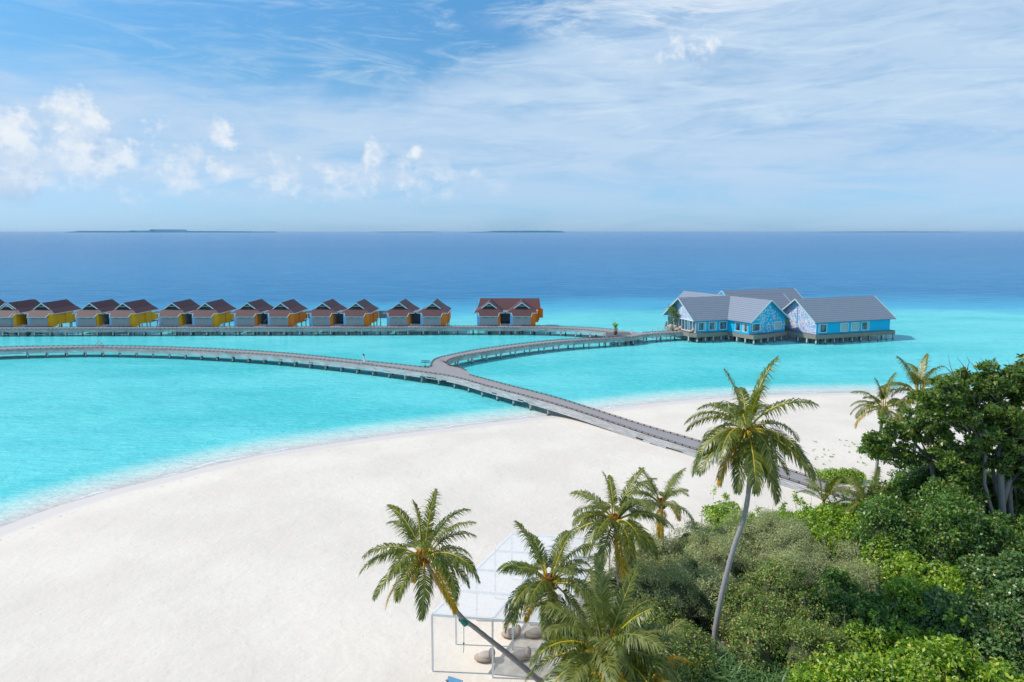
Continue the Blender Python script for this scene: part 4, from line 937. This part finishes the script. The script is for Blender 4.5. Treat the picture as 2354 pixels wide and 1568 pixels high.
# (px, py, species, canopy height, label); px, py = where the shrub's top shows in the photograph
SEEDS = [
 (1600,1152,'lime',2.6,'lime green broad leaved shrub at the top of the thicket left of the tall trunk'),
 (1668,1150,'bright',2.5,'bright green shrub just left of the tall palm trunk, beside the lime one'),
 (1740,1168,'bright',2.4,'bright green shrub patch right of the tall trunk below the hanging fronds'),
 (1535,1215,'olive',3.3,'olive grey fine leaved shrub at the upper left of the thicket, below the lime shrub'),
 (1640,1225,'olive',3.4,'olive grey fine leaved shrub left of the upper tall trunk'),
 (1790,1215,'olive',3.4,'olive grey fine leaved shrub right of the upper tall trunk'),
 (1900,1262,'olive',3.3,'olive grey fine leaved shrub in the middle of the thicket, right of the tall trunk'),
 (1960,1300,'olive',3.2,'rightmost olive grey shrub, next to the dark green bushes'),
 (1470,1300,'olive',3.4,'olive grey fine leaved shrub on the left slope of the thicket'),
 (1580,1310,'olive',3.5,'large olive grey shrub in the centre of the grey mass left of the trunk'),
 (1425,1370,'olive',3.2,'lowest left olive grey shrub, above the big foreground palm'),
 (1900,1170,'bright',2.9,'yellow green glossy shrub below the small palms near the walkway end'),
 (1960,1210,'bright',3.1,'bright green glossy shrub right below the low palm fronds'),
 (1560,1400,'mixed',3.2,'mottled brown green shrub at the left foot of the tall palm trunk'),
 (1480,1430,'mixed',3.0,'mottled brown green shrub beside the big foreground palm fronds'),
 (1760,1360,'mixed',3.5,'mottled brown green shrub right of the tall trunk, below the olive mass'),
 (1850,1430,'mixed',3.3,'mottled brown green shrub with orange flecks in the lower middle'),
 (1750,1470,'mixed',2.9,'mottled brown green shrub right of the trunk foot above the blades'),
 (2060,1290,'bright',3.4,'yellow green shrub patch under the dark trees, right of centre'),
 (1990,1370,'dark',3.3,'dark green bush hollow between the bright shrubs in the lower right'),
 (2140,1330,'bright',3.6,'bright green glossy shrub sloping below the large tree'),
 (1900,1520,'bright',3.2,'bright green glossy shrub at the bottom edge right of the blades'),
 (2020,1460,'bright',3.5,'bright green glossy shrub in the middle of the lower right mass'),
 (2150,1480,'bright',3.5,'bright green glossy shrub in the lower right mass near the bottom'),
 (2240,1545,'bright',3.2,'bright green glossy shrub at the bottom right above the grassy corner'),
 (2290,1400,'teal',4.2,'grey green round leaved bush against the right edge'),
 (2240,1300,'teal',3.9,'grey green round leaved bush under the large tree trunks'),
 (2040,1160,'dark',4.7,'dark green bush at the foot of the two leaning palms'),
 (2110,1200,'dark',5.5,'large dark green bush in front of the big tree, right of the palms'),
 (2180,1165,'dark',6.0,'dark green bush left of the grey tree trunks'),
 (2330,1230,'dark',3.2,'dark green bush behind the grey trunks at the right edge'),
 (1690,1535,'blade',1.6,'clump of long arching green blades at the foot of the tall palm'),
 (1790,1560,'blade',1.6,'clump of long green blades at the bottom edge right of the tall palm'),
 (2335,1550,'blade',2.2,'clump of grassy blades in the bottom right corner')]
seedg = [U(a, b, z=1.2+h*.9) for a, b, _, h, _ in SEEDS]
doms = {i: [] for i in range(len(SEEDS))}
st_ = 1.95; yy_ = 24.5; row = 0
trunk_foot = U(1640, 1505, z=1.3)
while yy_ < 62:
    xx_ = -2+(row % 2)*st_*.5
    while xx_ < 52:
        x = xx_+random.uniform(-.4, .4); y = yy_+random.uniform(-.4, .4); xx_ += st_
        if not inpoly(VEG, [x], [y])[0]: continue
        if math.hypot(x-trunk_foot.x, y-trunk_foot.y+.3) < 1.7: continue
        j = min(range(len(SEEDS)), key=lambda k: math.hypot(x-seedg[k].x, (y-seedg[k].y)*1.0)); doms[j].append((x, y))
    yy_ += st_*.87; row += 1
for j, (px, py, sp, h, lb_) in enumerate(SEEDS):
    dl = doms[j] or [(seedg[j].x, seedg[j].y)]
    cx = sum(d[0] for d in dl)/len(dl); cy = sum(d[1] for d in dl)/len(dl); gzz = float(gz(cx, cy))
    near = 'shrub' if sp != 'blade' else 'grass clump'
    root = empty('shrub' if sp != 'blade' else 'grass_clump', (cx, cy, gzz), 0, lb_, near, 'shrubs of the beach thicket' if sp != 'blade' else 'clumps of long blades')
    off = np.array([cx, cy, gzz])
    if sp == 'blade':
        V, F = [], []
        for x, y in dl: blades((x, y, float(gz(x, y))+h*.35), 1.25, 420, 1.5, V, F)
        me = mesh_np('blades', np.array(V)-off, F, [M['l_blade']])
        link('foliage', me, root)
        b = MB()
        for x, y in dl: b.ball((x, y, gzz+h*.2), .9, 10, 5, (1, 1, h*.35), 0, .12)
        b.build('dark_clump_core', M['core_shade'], root); continue  # solid dark lumps standing in for shade among the blades
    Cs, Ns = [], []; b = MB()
    edge_ = 1.0
    for x, y in dl:
        hh = h*random.uniform(.66, 1.18); r = 1.35*random.uniform(.88, 1.18); g = float(gz(x, y))
        # lower towards the outer edge of the thicket
        if not inpoly(VEG, [x-1.6], [y+1.6])[0]: hh *= .75
        c_, n_ = dome_leaves((x, y, g), r, hh, sp, int(30*max(1, hh/3.0))); Cs.append(c_); Ns.append(n_)
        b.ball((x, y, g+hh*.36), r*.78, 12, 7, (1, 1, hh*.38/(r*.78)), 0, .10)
    mm, ln, asp, _, _ = SPEC[sp]; tw = MB()
    for x, y in dl:          # sprigs and bare twigs standing out of the canopy
        g = float(gz(x, y))
        for _ in range(5):
            a = random.uniform(0, 6.28); q = random.uniform(.2, 1.25); z0 = g+h*random.uniform(.75, 1.0); p = np.array([x+q*math.cos(a), y+q*math.sin(a), z0]); t_ = p+np.array([random.gauss(0, .12), random.gauss(0, .12), random.uniform(.15, .55)])
            tw.tube([p-np.array([0, 0, .5]), t_], [.014, .006], 4)
            if random.random() < .8:
                k = random.randint(14, 40); u_ = rng.uniform(0, 1, (k, 1)); Cs.append(p+(t_-p)*u_+rng.normal(size=(k, 3))*.09); Ns.append(sph(k, -.2))
    tw.build('twigs', M['twig'], root)
    CC_ = np.concatenate(Cs); V, F = leaves(CC_, np.concatenate(Ns), 0, ln, asp, up=.35 if sp != 'dark' else .15, lr=(.5, 1.5))
    link('foliage', mesh_np('foliage', V-off, F, [M[mm]]), root)
    b.build('dark_core', M['core_shade'], root)  # solid dark filler inside the domes, stands in for shade behind the leaves
# ------------------------------------------------------------------ broadleaf trees at the right
def tree(base, Yc, clumps, trunks, sp, label, cat='tree', per=420, bare=(), ln=None):
    base = Vector(base); root = empty('broadleaf_tree', base, 0, label, cat); off = np.array(base)
    Cs, Ns = [], []; bt = MB(); mids = []
    for (px, py, rp_, *dy) in clumps:
        Y = Yc+(dy[0] if dy else 0); c_ = np.array(U(px, py, Y=Y)); R_ = rp_*Y/FPX; nsub = max(5, int(7.5*R_*R_)); mids.append((c_, R_))
        D = sph(nsub, -.8); sub = c_+D*R_*rng.uniform(.45, 1.12, (nsub, 1))*np.array([1, 1, .95])
        for i in range(nsub):
            k = int(per*rng.uniform(.4, 1.3)*.34); rr = rng.uniform(.28, .56); d = sph(k, -.7); q = d*rr*rng.uniform(.3, 1, (k, 1))**.6; q[:, 2] *= .6
            Cs.append(sub[i]+q); Ns.append(d*.5+D[i]*.4)
    mm, l0, asp, _, _ = SPEC[sp]
    mm = 'l_tree'
    V, F = leaves(np.concatenate(Cs), np.concatenate(Ns), 0, ln or l0*1.35, asp, up=.4, lr=(.5, 1.5))
    link('crown', mesh_np('crown', V-off, F, [M[mm]]), root)
    for tr in trunks:
        pts = [U(a, b_, Y=Yc+dy) for a, b_, dy, _ in tr]; bt.tube(pts, [q*Yc/FPX/2 for *_, q in tr], 9)
    ends = [U(tr[0][0], tr[0][1], Y=Yc+tr[0][2]) for tr in trunks]
    for c_, R_ in mids:
        e = min(ends, key=lambda q: (q-Vector(c_)).length); m_ = e.lerp(Vector(c_), .5)+Vector((0, 0, .35)); bt.tube([e, m_, c_], [.09, .05, .025], 6)
        for _ in range(3):
            d = Vector(sph(1, -.2)[0]); bt.tube([Vector(c_), Vector(c_)+d*R_*.6, Vector(c_)+d*R_*1.02+Vector((0, 0, .15))], [.04, .025, .01], 5)
    bt.build('trunk', M['bark'], root, smooth=True)
    if bare:
        b = MB()
        for br in bare: b.tube([U(a, c_, Y=Yc) for a, c_ in br], [.035*(1-.8*i/(len(br)-1)) for i in range(len(br))], 5)
        b.build('bare_branch', M['twig'], root)
tree(U(2296, 1225, Y=46), 46, [(2205,890,36),(2245,880,42),(2295,868,42),(2340,864,42),(2385,870,52),(2150,915,28),(2185,930,46),(2240,930,60),(2300,925,64),(2355,930,64),(2405,940,60),(2215,985,46,1),(2275,995,60),(2335,1000,62),(2390,1010,60),(2150,960,36,.5),(2180,1030,34,1),(2245,1045,44,.6),(2310,1052,50),(2365,1065,52,-.5),(2405,1090,60),(2180,900,40,-.6),(2225,1080,30,.8),(2345,1100,36,.5),(2205,1060,34,.8),(2330,1075,34,1.2),(2185,1075,38,.6),(2215,1120,36,.8),(2225,1165,34,.6),(2190,1135,40,.2),(2270,1110,34,3),(2310,1120,34,3),(2355,1130,36,3),(2260,1150,32,3.2),(2300,1165,34,3.2),(2350,1175,34,3),(2395,1150,44,1),(2385,1210,40,1),(2340,1215,30,3)],
     [[(2296,1035,0,10),(2300,1100,0,14),(2304,1180,0,17),(2303,1262,0,20)], [(2265,1040,0,7),(2262,1110,0,9),(2276,1165,0,10),(2302,1225,0,11)], [(2345,1070,0,10),(2318,1110,0,12),(2304,1160,0,14)], [(2330,1095,.6,8),(2320,1130,.6,12),(2324,1190,.6,12),(2332,1250,.6,13)], [(2262,1140,.4,11),(2258,1180,.4,12),(2260,1235,.4,13)], [(2282,1075,1,8),(2288,1120,1,9),(2300,1165,1,10)]],
     'dark', 'large spreading dark leaved tree with grey forked trunks at the right edge', per=600,
     bare=[[(2215,880),(2190,860),(2182,832),(2180,815)], [(2190,860),(2175,845),(2160,838)], [(2235,872),(2222,850),(2210,835),(2198,820)], [(2222,850),(2228,832),(2222,818)], [(2250,862),(2240,842),(2225,828)], [(2170,900),(2160,880),(2152,862),(2148,845)], [(2160,880),(2146,872),(2130,862)], [(2275,850),(2262,832),(2252,822)]])
tree(U(2130, 1190, Y=49), 49, [(2135,930,34),(2090,985,34),(2045,975,22),(2062,1005,36),(2012,1004,26),(1998,1024,20),(2022,1038,22),(2120,985,46),(2160,1000,44),(2100,1040,26),(2070,1055,26),(2045,1048,18),(2150,1060,36,1),(2175,1095,40,1),(2135,1100,36,1),(2110,1130,36,1.5),(2060,1135,26,2),(2205,1100,34)],
     [[(2140,1060,0,9),(2150,1120,0,12),(2140,1200,0,15)]], 'dark', 'smaller dark leaved tree whose boughs hang in front of the two leaning palms', per=470,
     bare=[[(2205,1180),(2200,1120),(2202,1080),(2212,1040),(2230,1010)], [(2202,1080),(2180,1045),(2168,1030)], [(2205,1075),(2240,1066),(2262,1074)], [(2100,960),(2110,985),(2118,1000)], [(2212,1040),(2218,1010),(2212,985)]])
# ------------------------------------------------------------------ coconut palms
def frond_mesh(name, e0, bend, mats, L=3.0, nl=54, wl=.76, seed=0):
    r = np.random.default_rng(seed); N = 22; pts = []; p = np.array([0., 0, 0]); dirs = []
    for i in range(N+1):
        t = i/N; e = e0-bend*t**1.25; d = np.array([math.cos(e), 0.03*math.sin(3*t+seed), math.sin(e)]); pts.append(p.copy()); dirs.append(d); p = p+d*L/N
    pts = np.array(pts); dirs = np.array(dirs); V, F, MI = [], [], []
    for i in range(N+1):
        rr = .044*(1-.85*i/N)+.005; up = np.array([-dirs[i][2], 0, dirs[i][0]]); s_ = np.array([0, 1., 0])
        for a in (90, 210, 330): V.append(pts[i]+(s_*math.cos(R(a))+up*math.sin(R(a)))*rr*(1.0, 1.4)[a != 90])
        if i < N:
            for k in range(3): F.append((3*i+k, 3*i+(k+1) % 3, 3*i+3+(k+1) % 3, 3*i+3+k)); MI.append(1)
    for sd_ in (-1, 1):
        for k in range(nl):
            t = .23+.77*(k+r.uniform(-.3, .3)+.5)/nl; t = min(.995, t); f = t*N; i = min(N-1, int(f)); p = pts[i]+(pts[i+1]-pts[i])*(f-i); d = dirs[i]; up = np.array([-d[2], 0, d[0]])
            ln = wl*(math.sin(math.pi*min(1, .16+.80*t))**.55)*r.uniform(.85, 1.1)*(.75 if t > .93 else 1)
            a = R(72-46*t+r.uniform(-7, 7)); out = d*math.cos(a)+np.array([0, sd_, 0])*math.sin(a)+up*r.uniform(.0, .35); out /= np.linalg.norm(out)
            q1 = p+out*ln*.45; o2 = out*.7+np.array([0, 0, -1])*r.uniform(.45, 1.15); o2 /= np.linalg.norm(o2); q2 = q1+o2*ln*.55
            w = np.cross(out, up if abs(out@up) < .9 else d); w /= np.linalg.norm(w)+1e-9; w = w*.027
            v0 = len(V); V += [p-w*.6, p+w*.6, q1-w, q1+w, q2-w*.12, q2+w*.12]; F += [(v0, v0+1, v0+3, v0+2), (v0+2, v0+3, v0+5, v0+4)]; MI += [0, 0]
    return mesh_np(name, V, F, [M[mats[0]], M[mats[1]]], MI)
KIND = {'a': (76, 34), 'b': (60, 76), 'c': (38, 92), 'd': (14, 92), 'e': (-12, 72), 'f': (-46, 38)}
FR = {}
for kk, (e, bnd) in KIND.items():
    for v_ in range(2):
        FR[kk, 'g', v_] = frond_mesh('frond_green', R(e+v_*7), R(bnd-v_*10), ('frond', 'rachis'), seed=v_+ord(kk))
        FR[kk, 'p', v_] = frond_mesh('frond_pale', R(e+v_*7), R(bnd-v_*8), ('frond_pale', 'rachis_green'), seed=v_+7+ord(kk))
    FR[kk, 'y', 0] = frond_mesh('frond_yellow', R(e), R(bnd), ('frond_yellow', 'rachis'), seed=3)
def palm(label, crown, trunk, Lf, mix='aaabbbbbccccccddddddeeeeff', yellow=2, pale=.2, rt=(.09, .13), seed=1, nuts=5, az0=0, leanz=0):
    """crown (px,py,Y); trunk list of (px,py,Y) from base to crown"""
    rd = random.Random(seed); c_ = U(crown[0], crown[1], Y=crown[2]); pts = [U(a, b_, Y=Y) for a, b_, Y in trunk]+[c_-Vector((0, 0, .12))]
    g = float(gz(pts[0].x, pts[0].y)); pts[0].z = min(pts[0].z, g) if pts[0].z > g-.5 and pts[0].z < g+1.5 else pts[0].z
    if pts[0].z > g+.2: pts = [Vector((pts[0].x, pts[0].y, g-.2))]+pts
    base = pts[0].copy(); root = empty('coconut_palm', base, 0, label, 'palm tree', 'coconut palms along the beach')
    fine = []
    for i in range(len(pts)-1):
        p0, p1, p2, p3 = pts[max(i-1, 0)], pts[i], pts[i+1], pts[min(i+2, len(pts)-1)]
        for k in range(5): t = k/5; fine.append(.5*((2*p1)+(p2-p0)*t+(2*p0-5*p1+4*p2-p3)*t*t+(3*p1-p0-3*p2+p3)*t**3))
    fine.append(pts[-1]); n = len(fine); b = MB(); b.tube(fine, [rt[1]+(rt[0]-rt[1])*(i/(n-1))**.6+(.05 if i == 0 else 0)+(.012 if i % 2 else 0) for i in range(n)], 10)
    b.build('trunk', M['trunk'], root, smooth=True)
    b = MB(); b.ball(c_, .34 if nuts else .12, 12, 8, (1, 1, 1.05), 0, .3); b.build('crown_shaft', M['coir'], root)
    for i in range(nuts):
        a = rd.uniform(0, 6.28); b = MB(); q = c_+Vector((math.cos(a)*.3, math.sin(a)*.3, -.22-rd.random()*.15)); b.ball(q, .11, 8, 6, (1, 1, 1.2)); b.build('coconut', M['coconut'], root, smooth=True)
    n = len(mix)
    for i, kk in enumerate(mix):
        v_ = rd.randint(0, 1); cc = 'p' if rd.random() < pale else 'g'
        key = (kk, 'y', 0) if i >= n-yellow else (kk, cc, v_)
        f = link('frond', FR[key], root); f.location = c_-base+Vector((0, 0, .1 if kk in 'ab' else 0))
        zr_ = R(az0+i*137.5+rd.uniform(-12, 12)); f.location += Vector((math.cos(zr_)*.16, math.sin(zr_)*.16, 0)); f.rotation_euler = (R(rd.uniform(-16, 16)), R(rd.uniform(-8, 8)), zr_); k = Lf/3*rd.uniform(.86, 1.08); f.scale = (k, k, k)
palm('tallest coconut palm with a long curved grey trunk rising out of the thicket', (1717, 985, 35.6), [(1640,1505,35.2),(1645,1444,35.2),(1663,1350,35.2),(1688,1255,35.3),(1713,1179,35.4),(1724,1080,35.5)], 3.85, 'aaabbbccccddddddddeeeeeeeeeeeefffffffff', 2, .08, (.11, .17), 5, 7, 20)
palm('leftmost coconut palm, leaning far left over the white pavilion', (974, 1280, 30.0), [(1245,1562,33.1),(1182,1515,32.8),(1138,1480,32.4),(1093,1444,31.7),(1050,1406,31.0)], 2.85, 'aabbbbccccccccdddddddeeeeeffff', 3, .25, (.10, .15), 3, 3, 75)
palm('coconut palm in front of the right half of the white pavilion roof', (1263, 1338, 31.0), [(1300,1530,31.4),(1285,1430,31.1)], 3.0, 'aabbbbbcccccccdddddddeeeeefff', 2, .12, (.10, .14), 8, 5, 10)
palm('coconut palm behind the pavilion, left of the olive thicket', (1414, 1195, 39.5), [(1428,1400,39.5),(1420,1313,39.5)], 3.4, 'aabbbbccccccccddddddddeeeeefff', 2, .15, (.10, .13), 11, 5, 40)
palm('smaller coconut palm on the sand behind, left of the lime green shrub', (1521, 1158, 46), [(1524,1290,46),(1522,1220,46)], 2.9, 'aabbbbcccccddddee', 2, .7, (.09, .12), 14, 3, 0)
palm('big foreground palm at the bottom centre with wide arching fronds', (1392, 1500, 27.6), [(1400,1700,27.6),(1396,1600,27.6)], 3.75, 'aaaabbbbbbcccccccccddddddddeee', 0, .35, (.14, .18), 21, 2, 66)
palm('lowest foreground palm, its yellow green fronds cut off by the bottom edge', (1478, 1592, 25.6), [(1484,1760,25.6),(1480,1680,25.6)], 3.2, 'bbbcccccccccddddd', 9, .8, (.13, .16), 27, 0, 15)
palm('leaning palm at the right, half hidden behind tree boughs, left of its twin', (2030, 940, 57), [(2011,1130,57),(2012,1110,57),(2019,1038,57)], 3.0, 'aabbbbcccccdddddeee', 2, .3, (.12, .15), 31, 0, 0)
palm('taller leaning palm at the right with a yellow stalk among the tree boughs', (2113, 905, 56.5), [(2086,1120,56.5),(2100,1045,56.5),(2106,1000,56.5)], 3.4, 'aabbbbcccccddddddeeef', 3, .25, (.13, .17), 33, 0, 30)
palm('young low palm with upright fronds near the end of the walkway', (1893, 1150, 51), [(1893,1190,51),(1893,1165,51)], 2.3, 'aaabbbbbccd', 0, .5, (.09, .1), 37, 0, 0)
palm('young low palm beside the leaning palm trunks, right of the other young one', (1992, 1168, 49), [(1992,1210,49),(1992,1185,49)], 2.9, 'aaabbbbbcccddd', 1, .6, (.10, .12), 41, 0, 50)
q = U(1926, 1104, z=1.2); root = empty('shrub', (q.x, q.y, float(gz(q.x, q.y))), 0, 'small low yellow green shrub alone on the sand between the two young palms', 'shrub', 'shrubs of the beach thicket')
Cs, Ns = [], []
for dx_, dy_ in ((-.8, 0), (.3, .3), (1.2, -.2)):
    c_, n_ = dome_leaves((q.x+dx_, q.y+dy_, root.location.z), .9, .9, 'lime', 14); Cs.append(c_); Ns.append(n_)
V, F = leaves(np.concatenate(Cs), np.concatenate(Ns), 0, .17, .5); link('foliage', mesh_np('foliage', V-np.array(root.location), F, [M['l_bright']]), root)
# small beach plants on the open sand
V, F = [], []
Cs, Ns = [], []
for _ in range(70):
    q = U(random.uniform(1860, 2090), random.gauss(1040, 26), z=1.1)
    if q.y > 92: continue
    k = random.randint(6, 16); d = sph(k, 0); Cs.append(np.array([q.x, q.y, float(gz(q.x, q.y))])+d*random.uniform(.05, .16)); Ns.append(d)
V, F = leaves(np.concatenate(Cs), np.concatenate(Ns), 0, .12, .6)
tag(link('beach_seedlings', mesh_np('beach_seedlings', V, F, [M['l_bright']])), 'scattered small green seedlings on the sand by the walkway end', 'seedlings', None, 'stuff')
b = MB(); q0 = U(1066, 1424, Y=31.25); q1 = U(1066, 1500, Y=31.25)
rt_ = empty('rope_swing', q0, 0, 'thin green rope with a knot hanging from the leaning palm trunk', 'rope')
b.tube([q0, q0.lerp(q1, .5)+Vector((.01, 0, 0)), q1], .015, 6); b.build('rope', M['rope'], rt_)
b = MB(); b.ball(q0.lerp(q1, .72), .05, 8, 6); b.build('knot', M['rope'], rt_)
b = MB(); a_ = U(1071, 1434, Y=31.33); b_ = U(1060, 1421, Y=31.2); b.tube([b_, a_], .16, 12); b.build('wrap', M['rope'], rt_)
# ------------------------------------------------------------------ sea air
hz = bpy.data.materials.new('sea air'); hz.use_nodes = True; hz.node_tree.nodes.clear(); Th = NT(hz.node_tree)
pv_ = Th.n('ShaderNodeVolumePrincipled', {'Color': (.70, .90, 1.0, 1), 'Density': 1.3e-5, 'Anisotropy': .2})
Th.n('ShaderNodeOutputMaterial', {'Volume': pv_.outputs[0]})
b = MB(); b.prism([(-48000, -48000, -4.2), (48000, -48000, -4.2), (48000, 48000, -4.2), (-48000, 48000, -4.2)], (0, 0, 58)); ho = b.build('haze', hz)
tag(ho, 'thin blue sea haze over the far water and islands', None, None, 'stuff')
